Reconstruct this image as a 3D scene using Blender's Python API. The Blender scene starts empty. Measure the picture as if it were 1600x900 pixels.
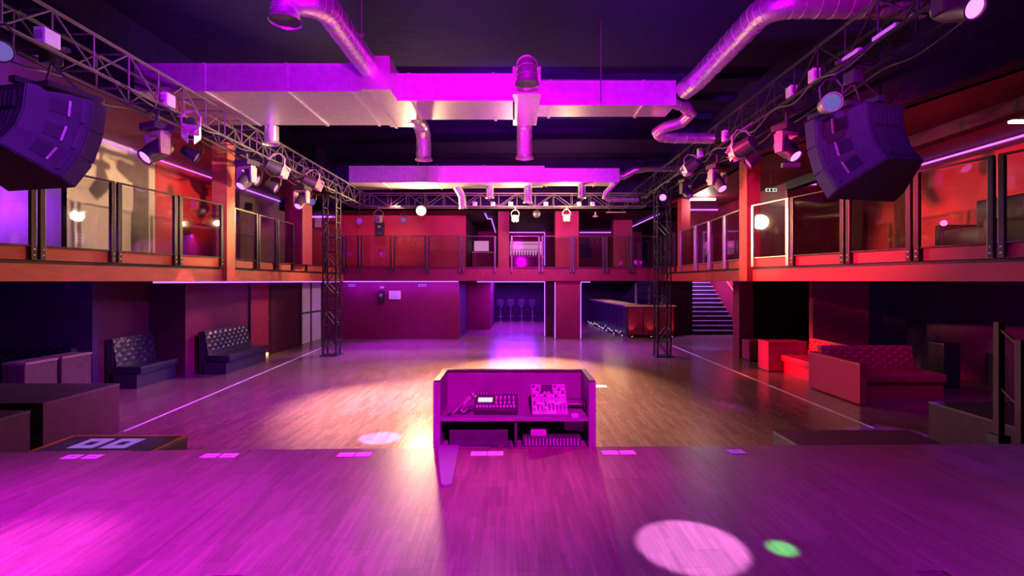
import bpy, bmesh, math, random
from mathutils import Vector, Matrix, Euler
random.seed(7)
S = bpy.context.scene
COL = S.collection
PI = math.pi
R = math.radians

# ------------------------------------------------------------------ camera
CAMZ = 2.10
cam = bpy.data.cameras.new('camera')
cam.sensor_width = 36.0
cam.lens = 18.0
cam.shift_x = -4/1600
cam.shift_y = -11/1600
cam.clip_start = 0.05
cam_o = bpy.data.objects.new('camera', cam)
cam_o.location = (0, 0, CAMZ)
cam_o.rotation_euler = (R(90), 0, 0)
COL.objects.link(cam_o)
S.camera = cam_o

# ------------------------------------------------------------------ world, exposure
w = bpy.data.worlds.new('world')
S.world = w
w.use_nodes = True
w.node_tree.nodes['Background'].inputs[0].default_value = (0.05, 0.01, 0.09, 1)
w.node_tree.nodes['Background'].inputs[1].default_value = 0.05
S.view_settings.view_transform = 'Standard'
S.view_settings.look = 'None'
S.view_settings.gamma = 1
S.view_settings.exposure = 0.0

# ------------------------------------------------------------------ lamps of the room and added fill lamps
def lamp(kind, loc, color, energy, target=None, angle=60, blend=0.5, radius=0.08, size=None, spec=1.0):
    l = bpy.data.lights.new('lamp_light', kind)
    l.color = color
    l.energy = energy
    l.specular_factor = spec
    if kind == 'AREA':
        l.shape = 'RECTANGLE'; l.size, l.size_y = size
    else:
        l.shadow_soft_size = radius
    if kind == 'SPOT':
        l.spot_size = R(angle); l.spot_blend = blend
    o = bpy.data.objects.new('lamp_light', l)
    o.location = loc
    if target is not None:
        d = Vector(target) - Vector(loc)
        o.rotation_euler = d.to_track_quat('-Z', 'Y').to_euler()
    COL.objects.link(o)
    return o

MAG = (1.0, 0.0, 0.72)
PINK = (1.0, 0.04, 0.50)
VIO = (0.30, 0.02, 1.0)
PUR = (0.62, 0.0, 1.0)
WARM = (1.0, 0.62, 0.30)
RED = (1.0, 0.04, 0.05)
# the bright warm flood on the cross truss
STAR = (-3.05, 16.72, 4.39)
lamp('SPOT', STAR, WARM, 1300, (-2.6, 8.0, 4.2), 165, 0.3, 0.26)
# warm truss lamps crossing on the middle of the dance floor
lamp('SPOT', (-4.4, 10.2, 4.15), (1.0, 0.58, 0.40), 11000, (-1.5, 8.6, 0.0), 60, 1.0, 0.1, spec=0.5)
lamp('SPOT', (3.4, 10.6, 4.15), (1.0, 0.56, 0.34), 15000, (-0.4, 11.2, 0.0), 48, 1.0, 0.1, spec=0.5)
lamp('SPOT', (0.0, 16.7, 4.1), (1.0, 0.60, 0.40), 19000, (0.5, 11.6, 0.0), 44, 0.9, 0.15, spec=0.15)
lamp('SPOT', (-2.6, 16.6, 4.3), (1.0, 0.60, 0.36), 6500, (-3.8, 9.3, 5.2), 26, 0.9, 0.1)  # added warm spot that brightens the duct underside
# magenta wash on the stage, from unseen lamps above and behind the camera
lamp('SPOT', (-3.4, -0.8, 5.6), (0.60, 0.0, 1.0), 9500, (-2.3, 1.25, 0.9), 52, 0.9, 0.15)
lamp('SPOT', (0.6, -1.2, 5.8), (1.0, 0.0, 0.75), 4200, (0.0, 3.9, 1.1), 26, 0.9, 0.15)
lamp('SPOT', (3.2, -0.8, 5.6), (0.46, 0.0, 1.0), 2300, (1.4, 1.2, 0.9), 58, 0.9, 0.15)
# magenta and violet up-light on the ducts
lamp('SPOT', (-0.6, 0.5, 3.9), (0.85, 0.0, 1.0), 4200, (-0.9, 8.6, 5.4), 22, 0.7, 0.15)
lamp('SPOT', (-2.0, 0.6, 4.0), (0.40, 0.0, 1.0), 4600, (-4.2, 8.1, 5.4), 32, 0.8, 0.15)
lamp('SPOT', (1.4, 0.5, 4.0), (0.30, 0.0, 1.0), 3600, (2.2, 8.6, 5.4), 30, 0.8, 0.15)
lamp('SPOT', (0.2, 6.4, 4.2), (1.0, 0.0, 0.75), 1900, (0.2, 15.6, 5.3), 44, 0.8, 0.15)
lamp('SPOT', (0.5, -1.5, 3.5), (0.85, 0.0, 1.0), 7000, (0.4, 5.0, 6.5), 80, 0.9, 0.15)  # added up-light that brings magenta onto the ceiling
# violet fill added over the back of the dance floor, near the cross truss
lamp('SPOT', (-3.6, 16.9, 4.2), (0.30, 0.0, 1.0), 5000, (-3.4, 15.9, 0.0), 80, 0.9, 0.1, spec=0.3)
lamp('SPOT', (2.6, 16.9, 4.2), (0.30, 0.0, 1.0), 3000, (2.6, 15.9, 0.0), 80, 0.9, 0.1, spec=0.3)
# violet fill of the dance floor
lamp('SPOT', (3.6, 9.5, 4.5), VIO, 10000, (-3.9, 10.0, 0.0), 40, 0.9, 0.1)
lamp('SPOT', (-4.6, 6.2, 4.4), PUR, 900, (2.6, 6.5, 0.0), 60, 0.9, 0.1)
lamp('SPOT', (3.4, 6.6, 4.2), (0.75, 0.0, 1.0), 2500, (-3.4, 7.4, 0.0), 44, 0.9, 0.1)
lamp('SPOT', (0.0, 11.0, 4.3), (0.4, 0.0, 1.0), 900, (0.0, 12.5, 6.5), 120, 0.9, 0.1)  # added up-light tinting the ceiling violet, no fixture
lamp('SPOT', (0.4, 2.4, 6.2), (0.58, 0.0, 1.0), 8500, (-4.0, 8.2, 0.0), 34, 1.0, 0.1)
lamp('SPOT', (3.3, 5.6, 4.2), (1.0, 0.45, 0.36), 900, (-0.25, 2.75, 0.9), 20, 1.0, 0.1, spec=0.5)  # added warm fill on the stage boards, no fixture
# violet on the hanging loudspeakers
lamp('SPOT', (-1.2, 2.6, 6.2), (0.33, 0.02, 1.0), 900, (-5.2, 5.7, 3.7), 34, 0.8, 0.1)
lamp('SPOT', (1.2, 2.6, 6.2), (0.28, 0.02, 1.0), 800, (4.1, 6.0, 3.7), 30, 0.8, 0.1)
# warm cross light from truss to truss
lamp('SPOT', (3.3, 8.3, 4.05), (1.0, 0.62, 0.36), 9000, (-8.5, 11.0, 4.0), 22, 0.8, 0.1)
lamp('SPOT', (3.9, 8.8, 4.30), (1.0, 0.40, 0.20), 1500, (-6.6, 8.4, 2.3), 34, 0.9, 0.1)
lamp('SPOT', (-4.7, 9.2, 4.25), (1.0, 0.42, 0.16), 12000, (5.3, 10.9, 3.1), 15, 0.8, 0.1)
lamp('SPOT', (-4.7, 8.8, 4.25), (1.0, 0.03, 0.17), 10500, (7.6, 9.4, 3.3), 28, 0.9, 0.1)  # red fill inside the sofa side balcony
lamp('SPOT', (3.3, 8.7, 4.05), (1.0, 0.32, 0.14), 9000, (-8.5, 13.4, 4.0), 12, 0.9, 0.1)  # orange fill added on the red upper wall
# red on the sofas and the far red walls
lamp('SPOT', (-4.7, 11.0, 4.2), (1.0, 0.03, 0.07), 16000, (6.2, 11.5, 0.35), 11, 0.9, 0.1)
lamp('SPOT', (-4.7, 8.0, 4.2), (1.0, 0.0, 0.3), 1300, (5.9, 9.2, 0.4), 13, 0.9, 0.1)
lamp('SPOT', (0.5, 14.5, 4.5), (0.8, 0.0, 1.0), 380, (-0.5, 18.6, 2.4), 110, 0.9, 0.1)
lamp('SPOT', (-3.9, 17.0, 4.6), (1.0, 0.30, 0.22), 420, (-5.4, 20.0, 3.6), 80, 0.9, 0.1)
lamp('SPOT', (-2.9, 10.6, 4.5), (1.0, 0.02, 0.06), 700, (-7.2, 11.5, 1.0), 14, 0.5, 0.03)
lamp('SPOT', (-3.2, 9.2, 4.5), (1.0, 0.5, 0.45), 900, (-7.95, 10.2, 0.75), 8, 0.5, 0.03)
# narrow beams landing on the floors
lamp('SPOT', (-2.8, 7.4, 4.6), (1.0, 0.30, 1.0), 12000, (-1.80, 6.85, 0.0), 7, 0.35, 0.03)
lamp('SPOT', (3.9, 8.4, 4.6), (0.45, 0.0, 1.0), 2200, (3.2, 8.5, 0.0), 16, 0.4, 0.03)
lamp('SPOT', (0.8, 3.2, 5.0), (0.75, 0.34, 1.0), 4200, (0.80, 2.32, 0.9), 7, 0.25, 0.02)
lamp('SPOT', (1.7, 4.2, 5.0), (0.08, 1.0, 0.16), 6500, (1.20, 2.30, 0.9), 1.7, 0.5, 0.02)
lamp('SPOT', (-2.8, 0.8, 5.0), (0.9, 0.10, 1.0), 3000, (-2.22, 2.15, 0.9), 14, 0.8, 0.02)
lamp('SPOT', (6.0, 7.4, 2.0), (0.30, 0.03, 1.0), 260, (5.1, 6.9, 0.0), 32, 0.6, 0.03)
lamp('SPOT', (2.5, 1.2, 5.0), (0.25, 0.02, 1.0), 500, (3.3, 3.4, 0.9), 13, 0.6, 0.03)
lamp('SPOT', (-2.5, 3.2, 4.9), (0.30, 0.10, 1.0), 650, (-3.75, 4.7, 0.6), 13, 0.4, 0.03)

# ------------------------------------------------------------------ materials
def nodes(name):
    m = bpy.data.materials.new(name)
    m.use_nodes = True
    nt = m.node_tree
    return m, nt, nt.nodes['Principled BSDF']

def mat(name, col, rough=0.5, metal=0.0, var=0.25, scale=6.0, bump=0.02, spec=0.5, stretch=(1, 1, 1)):
    m, nt, b = nodes(name)
    tc = nt.nodes.new('ShaderNodeTexCoord')
    mp = nt.nodes.new('ShaderNodeMapping'); mp.inputs['Scale'].default_value = stretch
    nz = nt.nodes.new('ShaderNodeTexNoise'); nz.inputs['Scale'].default_value = scale; nz.inputs['Detail'].default_value = 6
    nt.links.new(tc.outputs['Object'], mp.inputs[0]); nt.links.new(mp.outputs[0], nz.inputs['Vector'])
    cr = nt.nodes.new('ShaderNodeValToRGB')
    c = Vector(col)
    lo = c*(1-var); hi = c*(1+var)
    cr.color_ramp.elements[0].position = 0.3; cr.color_ramp.elements[0].color = (*lo, 1)
    cr.color_ramp.elements[1].position = 0.7; cr.color_ramp.elements[1].color = (*[min(1, x) for x in hi], 1)
    nt.links.new(nz.outputs['Fac'], cr.inputs[0]); nt.links.new(cr.outputs[0], b.inputs['Base Color'])
    mr = nt.nodes.new('ShaderNodeMapRange')
    mr.inputs['To Min'].default_value = max(0.02, rough*0.82); mr.inputs['To Max'].default_value = min(1, rough*1.18)
    nt.links.new(nz.outputs['Fac'], mr.inputs['Value']); nt.links.new(mr.outputs[0], b.inputs['Roughness'])
    b.inputs['Metallic'].default_value = metal
    b.inputs['Specular IOR Level'].default_value = spec
    if bump:
        bp = nt.nodes.new('ShaderNodeBump'); bp.inputs['Strength'].default_value = bump*4; bp.inputs['Distance'].default_value = 0.01
        nt.links.new(nz.outputs['Fac'], bp.inputs['Height']); nt.links.new(bp.outputs[0], b.inputs['Normal'])
    return m

def emit(name, col, strength):
    m = bpy.data.materials.new(name); m.use_nodes = True
    nt = m.node_tree; nt.nodes.clear()
    e = nt.nodes.new('ShaderNodeEmission'); e.inputs[0].default_value = (*col, 1); e.inputs[1].default_value = strength
    o = nt.nodes.new('ShaderNodeOutputMaterial'); nt.links.new(e.outputs[0], o.inputs[0])
    return m

def wood_floor(name, c1, c2, strip_w, strip_l, rough, use_random=False):
    m, nt, b = nodes(name)
    N = nt.nodes.new; L = nt.links.new
    tc = N('ShaderNodeTexCoord'); mp = N('ShaderNodeMapping'); mp.inputs['Rotation'].default_value = (0, 0, R(90))
    L(tc.outputs['Object'], mp.inputs[0])
    br = N('ShaderNodeTexBrick'); L(mp.outputs[0], br.inputs['Vector'])
    br.inputs['Scale'].default_value = 1; br.inputs['Brick Width'].default_value = strip_l; br.inputs['Row Height'].default_value = strip_w
    br.inputs['Mortar Size'].default_value = strip_w*0.04; br.inputs['Mortar Smooth'].default_value = 0.6
    br.inputs['Color1'].default_value = (*c1, 1); br.inputs['Color2'].default_value = (*c2, 1)
    br.inputs['Mortar'].default_value = (c1[0]*.45, c1[1]*.45, c1[2]*.45, 1)
    g = N('ShaderNodeMapping'); g.inputs['Scale'].default_value = (60, 4, 1); L(tc.outputs['Object'], g.inputs[0])
    nz = N('ShaderNodeTexNoise'); nz.inputs['Scale'].default_value = 1.0; nz.inputs['Detail'].default_value = 3; L(g.outputs[0], nz.inputs['Vector'])
    n2 = N('ShaderNodeTexNoise'); n2.inputs['Scale'].default_value = 0.9; n2.inputs['Detail'].default_value = 7; L(tc.outputs['Object'], n2.inputs['Vector'])
    mx = N('ShaderNodeMix'); mx.data_type = 'RGBA'; mx.blend_type = 'OVERLAY'; mx.inputs['Factor'].default_value = 0.28
    L(br.outputs['Color'], mx.inputs['A']); L(nz.outputs['Fac'], mx.inputs['B'])
    last = mx.outputs['Result']
    if use_random:
        oi = N('ShaderNodeObjectInfo'); mr0 = N('ShaderNodeMapRange'); mr0.inputs['To Min'].default_value = 0.87; mr0.inputs['To Max'].default_value = 1.13
        L(oi.outputs['Random'], mr0.inputs['Value'])
        mm = N('ShaderNodeMix'); mm.data_type = 'RGBA'; mm.blend_type = 'MULTIPLY'; mm.inputs['Factor'].default_value = 1
        L(last, mm.inputs['A']); L(mr0.outputs[0], mm.inputs['B']); last = mm.outputs['Result']
    L(last, b.inputs['Base Color'])
    ad = N('ShaderNodeMath'); ad.operation = 'ADD'; L(nz.outputs['Fac'], ad.inputs[0]); L(n2.outputs['Fac'], ad.inputs[1])
    mr = N('ShaderNodeMapRange'); mr.inputs['From Min'].default_value = 0.6; mr.inputs['From Max'].default_value = 1.4
    mr.inputs['To Min'].default_value = rough*0.82; mr.inputs['To Max'].default_value = rough*1.2
    L(ad.outputs[0], mr.inputs['Value']); L(mr.outputs[0], b.inputs['Roughness'])
    bp = N('ShaderNodeBump'); bp.inputs['Strength'].default_value = 0.10; bp.inputs['Distance'].default_value = 0.002
    m2 = N('ShaderNodeMath'); m2.operation = 'ADD'; L(ad.outputs[0], m2.inputs[0]); L(br.outputs['Fac'], m2.inputs[1])
    L(m2.outputs[0], bp.inputs['Height']); L(bp.outputs[0], b.inputs['Normal'])
    b.inputs['Specular IOR Level'].default_value = 0.5
    return m

def glass_mat():
    m = bpy.data.materials.new('clear_glass'); m.use_nodes = True
    nt = m.node_tree; nt.nodes.clear()
    t = nt.nodes.new('ShaderNodeBsdfTransparent'); t.inputs[0].default_value = (0.86, 0.86, 0.88, 1)
    g = nt.nodes.new('ShaderNodeBsdfGlossy'); g.inputs['Roughness'].default_value = 0.03
    lw = nt.nodes.new('ShaderNodeLayerWeight'); pw = nt.nodes.new('ShaderNodeMath'); pw.operation = 'POWER'; pw.inputs[1].default_value = 5
    f = nt.nodes.new('ShaderNodeMapRange'); f.inputs['To Min'].default_value = 0.05; f.inputs['To Max'].default_value = 0.95
    nt.links.new(lw.outputs['Facing'], pw.inputs[0]); nt.links.new(pw.outputs[0], f.inputs['Value'])
    x = nt.nodes.new('ShaderNodeMixShader'); o = nt.nodes.new('ShaderNodeOutputMaterial')
    nt.links.new(f.outputs[0], x.inputs[0]); nt.links.new(t.outputs[0], x.inputs[1]); nt.links.new(g.outputs[0], x.inputs[2]); nt.links.new(x.outputs[0], o.inputs[0])
    return m

M = {}
M['floor'] = wood_floor('dark_oak_floor', (0.20, 0.11, 0.09), (0.14, 0.075, 0.06), 0.07, 0.5, 0.23)
M['stage'] = wood_floor('stage_parquet', (0.205, 0.10, 0.112), (0.15, 0.07, 0.08), 0.024, 0.24, 0.33, True)
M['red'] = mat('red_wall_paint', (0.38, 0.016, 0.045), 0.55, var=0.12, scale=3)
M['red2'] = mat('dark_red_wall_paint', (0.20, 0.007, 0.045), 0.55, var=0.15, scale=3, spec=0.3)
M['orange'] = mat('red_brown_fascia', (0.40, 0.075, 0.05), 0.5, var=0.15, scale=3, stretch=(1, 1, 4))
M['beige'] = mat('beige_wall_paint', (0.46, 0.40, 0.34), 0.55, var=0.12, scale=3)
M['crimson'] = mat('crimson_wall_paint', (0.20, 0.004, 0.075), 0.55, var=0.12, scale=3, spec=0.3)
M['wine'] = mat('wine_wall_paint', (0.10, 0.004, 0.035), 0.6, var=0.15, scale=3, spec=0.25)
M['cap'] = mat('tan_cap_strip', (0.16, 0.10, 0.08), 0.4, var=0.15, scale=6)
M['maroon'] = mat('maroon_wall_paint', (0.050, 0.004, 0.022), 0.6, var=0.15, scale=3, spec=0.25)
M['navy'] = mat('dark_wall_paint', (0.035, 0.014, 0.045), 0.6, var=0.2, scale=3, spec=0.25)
M['ceil'] = mat('dark_ceiling_paint', (0.018, 0.004, 0.050), 0.8, var=0.25, scale=2, spec=0.05, stretch=(1, 6, 1))
M['black'] = mat('black_paint', (0.018, 0.016, 0.02), 0.5, var=0.2, scale=8)
M['cab'] = mat('speaker_paint', (0.06, 0.056, 0.068), 0.5, var=0.15, scale=30)
M['truss'] = mat('painted_truss_metal', (0.17, 0.145, 0.13), 0.42, 0.5, var=0.2, scale=12)
M['tower'] = mat('black_truss_metal', (0.025, 0.022, 0.028), 0.40, 0.4, var=0.2, scale=12)
M['galv'] = mat('galvanised_sheet', (0.62, 0.60, 0.60), 0.36, 0.75, var=0.10, scale=9, bump=0.015)
M['spiral'] = mat('spiral_duct_sheet', (0.66, 0.64, 0.64), 0.30, 0.85, var=0.08, scale=14, bump=0.01)
M['fix'] = mat('fixture_paint', (0.045, 0.04, 0.045), 0.42, var=0.2, scale=20)
M['fixl'] = mat('pale_fixture_metal', (0.50, 0.44, 0.36), 0.38, 0.4, var=0.15, scale=20)
M['white'] = mat('white_plastic', (0.72, 0.70, 0.70), 0.45, var=0.05, scale=12)
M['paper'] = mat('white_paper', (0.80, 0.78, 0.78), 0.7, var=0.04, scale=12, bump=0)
M['post'] = mat('dark_rail_profile', (0.06, 0.055, 0.055), 0.33, 0.7, var=0.15, scale=14, stretch=(1, 1, .2))
M['steel'] = mat('brushed_steel', (0.62, 0.58, 0.54), 0.3, 0.9, var=0.08, scale=20, stretch=(1, 1, .1))
M['leather'] = mat('black_leather', (0.014, 0.012, 0.020), 0.36, var=0.2, scale=30, bump=0.03)
M['rleather'] = mat('red_leather', (0.34, 0.008, 0.05), 0.42, var=0.15, scale=30, bump=0.03)
M['deck'] = mat('dark_riser_board', (0.060, 0.028, 0.028), 0.55, var=0.25, scale=8, spec=0.3)
M['edge'] = mat('orange_edge_tape', (0.75, 0.22, 0.05), 0.4, var=0.08, scale=10)
M['lino'] = mat('riser_top', (0.06, 0.04, 0.06), 0.45, var=0.2, scale=5)
M['booth'] = mat('grey_booth_board', (0.20, 0.18, 0.21), 0.36, var=0.12, scale=6)
M['gear'] = mat('equipment_black', (0.06, 0.055, 0.065), 0.4, var=0.15, scale=20)
M['gearl'] = mat('equipment_grey', (0.35, 0.33, 0.36), 0.4, var=0.1, scale=20)
M['counter'] = mat('pale_counter_top', (0.55, 0.42, 0.28), 0.35, var=0.15, scale=6)
M['purple_door'] = mat('pale_door_paint', (0.62, 0.58, 0.66), 0.5, var=0.06, scale=3)
M['step'] = mat('stair_tread_edge', (0.55, 0.50, 0.52), 0.45, var=0.08, scale=10)
M['tape'] = mat('pale_floor_tape', (0.70, 0.66, 0.66), 0.5, var=0.1, scale=10)
M['glass'] = glass_mat()
M['bottle'] = mat('bottle_glass', (0.30, 0.10, 0.16), 0.12, var=0.2, scale=20, bump=0)
M['rubber'] = mat('cable_rubber', (0.03, 0.03, 0.035), 0.5, var=0.1, scale=20, bump=0)
M['led'] = emit('violet_led', (0.46, 0.13, 1.0), 2.2)
M['led_soft'] = emit('violet_led_soft', (0.46, 0.13, 1.0), 4.0)
M['lens_pink'] = emit('pink_lens_glow', (1.0, 0.16, 0.95), 3.0)
M['lens_warm'] = emit('warm_lens_glow', (1.0, 0.66, 0.20), 3.0)
M['lens_star'] = emit('bright_warm_lens_glow', (1.0, 0.74, 0.34), 5.0)
M['lens_dim'] = mat('unlit_lens_glass', (0.32, 0.24, 0.62), 0.15, var=0.1, scale=6, bump=0)
M['lens_vio'] = emit('violet_lens_glow', (0.36, 0.24, 1.0), 0.45)
M['tube_white'] = emit('white_tube_glow', (1.0, 0.92, 0.62), 8.0)
M['screen'] = emit('screen_glow', (0.85, 0.75, 1.0), 1.1)
M['exit'] = emit('exit_glow', (0.75, 0.9, 0.75), 0.8)
M['green'] = mat('exit_green', (0.02, 0.14, 0.07), 0.5, bump=0)
M['backlit'] = emit('backlit_pink', (1.0, 0.35, 0.75), 0.9)
M['red_led'] = emit('red_led', (1.0, 0.10, 0.16), 2.5)
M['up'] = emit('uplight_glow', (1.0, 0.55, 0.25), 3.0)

# ------------------------------------------------------------------ mesh helpers
class MB:
    def __init__(s): s.bm = bmesh.new()
    def box(s, x0, x1, y0, y1, z0, z1, mtx=None, bevel=0.0):
        r = bmesh.ops.create_cube(s.bm, size=1.0)
        vs = r['verts']
        bmesh.ops.scale(s.bm, verts=vs, vec=(x1-x0, y1-y0, z1-z0))
        bmesh.ops.translate(s.bm, verts=vs, vec=((x0+x1)/2, (y0+y1)/2, (z0+z1)/2))
        if bevel:
            es = list({e for v in vs for e in v.link_edges})
            r2 = bmesh.ops.bevel(s.bm, geom=es, offset=bevel, segments=2, affect='EDGES', profile=0.6)
            vs = list({v for f in r2['faces'] for v in f.verts} | {v for v in vs if v.is_valid})
        if mtx is not None: bmesh.ops.transform(s.bm, matrix=mtx, verts=vs)
        return s
    def tube(s, p0, p1, r, n=8, r1=None, caps=True):
        p0 = Vector(p0); p1 = Vector(p1); d = p1-p0
        q = d.to_track_quat('Z', 'Y').to_matrix().to_4x4()
        bmesh.ops.create_cone(s.bm, cap_ends=caps, segments=n, radius1=r, radius2=r if r1 is None else r1, depth=d.length,
                              matrix=Matrix.Translation((p0+p1)/2) @ q)
        return s
    def sweep(s, pts, r, n=10, caps=True):
        pts = [Vector(p) for p in pts]; rings = []
        rs = r if isinstance(r, (list, tuple)) else [r]*len(pts)
        up = None
        for i, p in enumerate(pts):
            t = (pts[min(i+1, len(pts)-1)]-pts[max(i-1, 0)]).normalized()
            if up is None:
                up = Vector((0, 0, 1)) if abs(t.z) < 0.9 else Vector((1, 0, 0))
            a = t.cross(up).normalized(); up = a.cross(t).normalized()
            rings.append([s.bm.verts.new(p + rs[i]*(math.cos(2*PI*k/n)*a + math.sin(2*PI*k/n)*up)) for k in range(n)])
        for i in range(len(rings)-1):
            for k in range(n):
                s.bm.faces.new((rings[i][k], rings[i][(k+1) % n], rings[i+1][(k+1) % n], rings[i+1][k]))
        if caps:
            s.bm.faces.new(rings[0][::-1]); s.bm.faces.new(rings[-1])
        return s
    def lathe(s, prof, n=18, mtx=None, cap=True):
        rings = []
        for (r, z) in prof:
            rings.append([s.bm.verts.new((r*math.cos(2*PI*k/n), r*math.sin(2*PI*k/n), z)) for k in range(n)])
        for i in range(len(rings)-1):
            for k in range(n):
                s.bm.faces.new((rings[i][k], rings[i][(k+1) % n], rings[i+1][(k+1) % n], rings[i+1][k]))
        if prof[0][0] > 1e-4: s.bm.faces.new(rings[0][::-1])
        if cap and prof[-1][0] > 1e-4: s.bm.faces.new(rings[-1])
        if mtx is not None: bmesh.ops.transform(s.bm, matrix=mtx, verts=[v for ring in rings for v in ring])
        return s
    def prism(s, poly, z0, z1, mtx=None):
        a = [s.bm.verts.new((x, y, z0)) for x, y in poly]; b = [s.bm.verts.new((x, y, z1)) for x, y in poly]
        n = len(poly)
        s.bm.faces.new(a[::-1]); s.bm.faces.new(b)
        for k in range(n): s.bm.faces.new((a[k], a[(k+1) % n], b[(k+1) % n], b[k]))
        if mtx is not None: bmesh.ops.transform(s.bm, matrix=mtx, verts=a+b)
        return s
    def ball(s, c, r, n=12, sc=(1, 1, 1)):
        bmesh.ops.create_uvsphere(s.bm, u_segments=n, v_segments=max(6, n//2), radius=r, matrix=Matrix.Translation(c) @ Matrix.Diagonal((*sc, 1)))
        return s
    def done(s, name, m, parent=None, smooth=False, loc=None, rot=None, label=None, kind=None):
        bmesh.ops.recalc_face_normals(s.bm, faces=s.bm.faces)
        me = bpy.data.meshes.new(name); s.bm.to_mesh(me); s.bm.free()
        if smooth:
            for p in me.polygons: p.use_smooth = True
            try: me.set_sharp_from_angle(angle=R(40))
            except Exception: pass
        me.materials.append(M[m] if isinstance(m, str) else m)
        o = bpy.data.objects.new(name, me); COL.objects.link(o)
        if parent is not None: o.parent = parent
        if loc is not None: o.location = loc
        if rot is not None: o.rotation_euler = rot
        if label: o['label'] = label
        if kind: o['kind'] = kind
        return o

def thing(name, label, cat, loc=(0, 0, 0), rz=0.0, group=None):
    o = bpy.data.objects.new(name, None); o.empty_display_size = 0.1
    o.location = loc; o.rotation_euler = (0, 0, rz)
    COL.objects.link(o)
    o['label'] = label; o['category'] = cat
    if group: o['group'] = group
    return o

def tag(o, label, cat, group=None):
    o['label'] = label; o['category'] = cat
    if group: o['group'] = group
    return o

def copy_tree(o, label=None, loc=None, rz=None):
    r = o.copy(); COL.objects.link(r)
    if label: r['label'] = label
    if loc is not None: r.location = loc
    if rz is not None: r.rotation_euler = (0, 0, rz)
    for ch in list(o.children):
        c = ch.copy(); COL.objects.link(c); c.parent = r
        for g in list(ch.children):
            d = g.copy(); COL.objects.link(d); d.parent = c
    return r

def linked(name, me, parent, loc=(0, 0, 0), rot=None, scale=None):
    o = bpy.data.objects.new(name, me); COL.objects.link(o); o.parent = parent
    o.location = loc
    if rot is not None: o.rotation_euler = rot
    if scale is not None: o.scale = scale
    return o

def struct(name, mb, m, parent=None, smooth=False):
    o = mb.done(name, m, parent, smooth)
    if parent is None: o['kind'] = 'structure'
    return o

def at(u, v, Y): return Vector(((u-804)/800*Y, Y, CAMZ-(v-439)/800*Y))

# ------------------------------------------------------------------ shell: floors
SLAB0, SLAB1 = 2.10, 2.58
struct('floor', MB().box(-10.2, 10.2, -4, 28, -0.1, 0), 'floor')
struct('ceiling', MB().box(-10.2, 10.2, -4, 18.5, 6.5, 6.6), 'ceil')
struct('wall_rear', MB().box(-10.2, 10.2, -4.1, -4.0, 0, 6.5), 'black')
# balcony fascia lines (room side), near to far
LF = [(-7.05, 5.0), (-6.25, 10.9), (-6.38, 14.0), (-6.2, 18.45)]
RF = [(6.66, 5.0), (5.16, 11.0), (5.36, 14.0), (5.45, 18.45)]
struct('floor_balcony_left', MB().prism(LF + [(-10.1, 18.45), (-10.1, 5.0)], SLAB0, SLAB1), 'black')  # core painted black to deepen the groove shade
struct('floor_balcony_right', MB().prism(RF + [(10.1, 18.45), (10.1, 5.0)], SLAB0, SLAB1), 'black')
struct('floor_balcony_back', MB().box(-10.1, 6.6, 18.45, 27.9, SLAB0, SLAB1), 'red2')
def strip_poly(pts, z0, z1, out, side):
    mb = MB()
    for (a, b) in zip(pts[:-1], pts[1:]):
        d = (Vector(b)-Vector(a)).normalized(); n = Vector((d.y, -d.x))*side
        p = [Vector(a), Vector(b), Vector(b)+n*out, Vector(a)+n*out]
        mb.prism([(q.x, q.y) for q in p], z0, z1)
    return mb
# groove between two proud boards; the black slab behind paints in its shade
struct('trim_1', strip_poly(LF, 2.395, 2.585, 0.05, 1), 'orange')
struct('trim_2', strip_poly(LF, 2.095, 2.34, 0.05, 1), 'orange')
struct('trim_3', strip_poly(RF, 2.395, 2.585, 0.05, -1), 'red')
struct('trim_4', strip_poly(RF, 2.095, 2.34, 0.05, -1), 'red')
struct('trim_5', MB().box(-6.2, 5.45, 18.40, 18.45, 2.10, 2.585), 'crimson')
# tape lines on the dance floor
def line(name, a, b, wd=0.035):
    a = Vector(a); b = Vector(b); d = (b-a).normalized(); n = Vector((d.y, -d.x))*wd/2
    return struct(name, MB().prism([tuple(q) for q in (a-n, b-n, b+n, a+n)], 0.0, 0.004), 'tape')
line('trim_6', (-5.45, 7.15), (-6.05, 16.0))
line('trim_7', (5.12, 7.3), (5.12, 16.6))

# stage with its parquet panels laid one by one (those the photo shows)
SA = math.atan2(0.17, 7.4)
st = MB().box(-9.0, 7.0, -7.6, 0.0, -0.9, -0.006).done('floor_stage', 'stage', None, loc=(0, 3.69, 0.9), rot=(0, 0, SA))
st['kind'] = 'structure'
for n_ in M['stage'].node_tree.nodes:
    if n_.type == 'TEX_COORD': n_.object = st
pm = MB().box(-0.0598, 0.0598, -0.2398, 0.2398, -0.012, 0, bevel=0.0005).done('plank', 'stage', st)
pmesh = pm.data
n_pl = 0
for i in range(-33, 34):
    x = i*0.12; off = random.random()*0.48
    for j in range(-1, 5):
        y = 0.24 - off - 0.48*j + 0.0
        y1 = min(y+0.24, 0.0)
        if y-0.24 >= -0.03: continue
        if y-0.24 < -2.05: continue
        if abs(x) > (3.69+y+0.30)*1.02 + 0.10: continue
        o = linked('plank', pmesh, st, (x, y if y+0.24 <= 0 else (y-0.24)/2, random.uniform(-0.0003, 0.0001)))
        if y+0.24 > 0: o.scale = (1, (0.24-y)/0.48, 1)
        n_pl += 1
bpy.data.objects.remove(pm)

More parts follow.
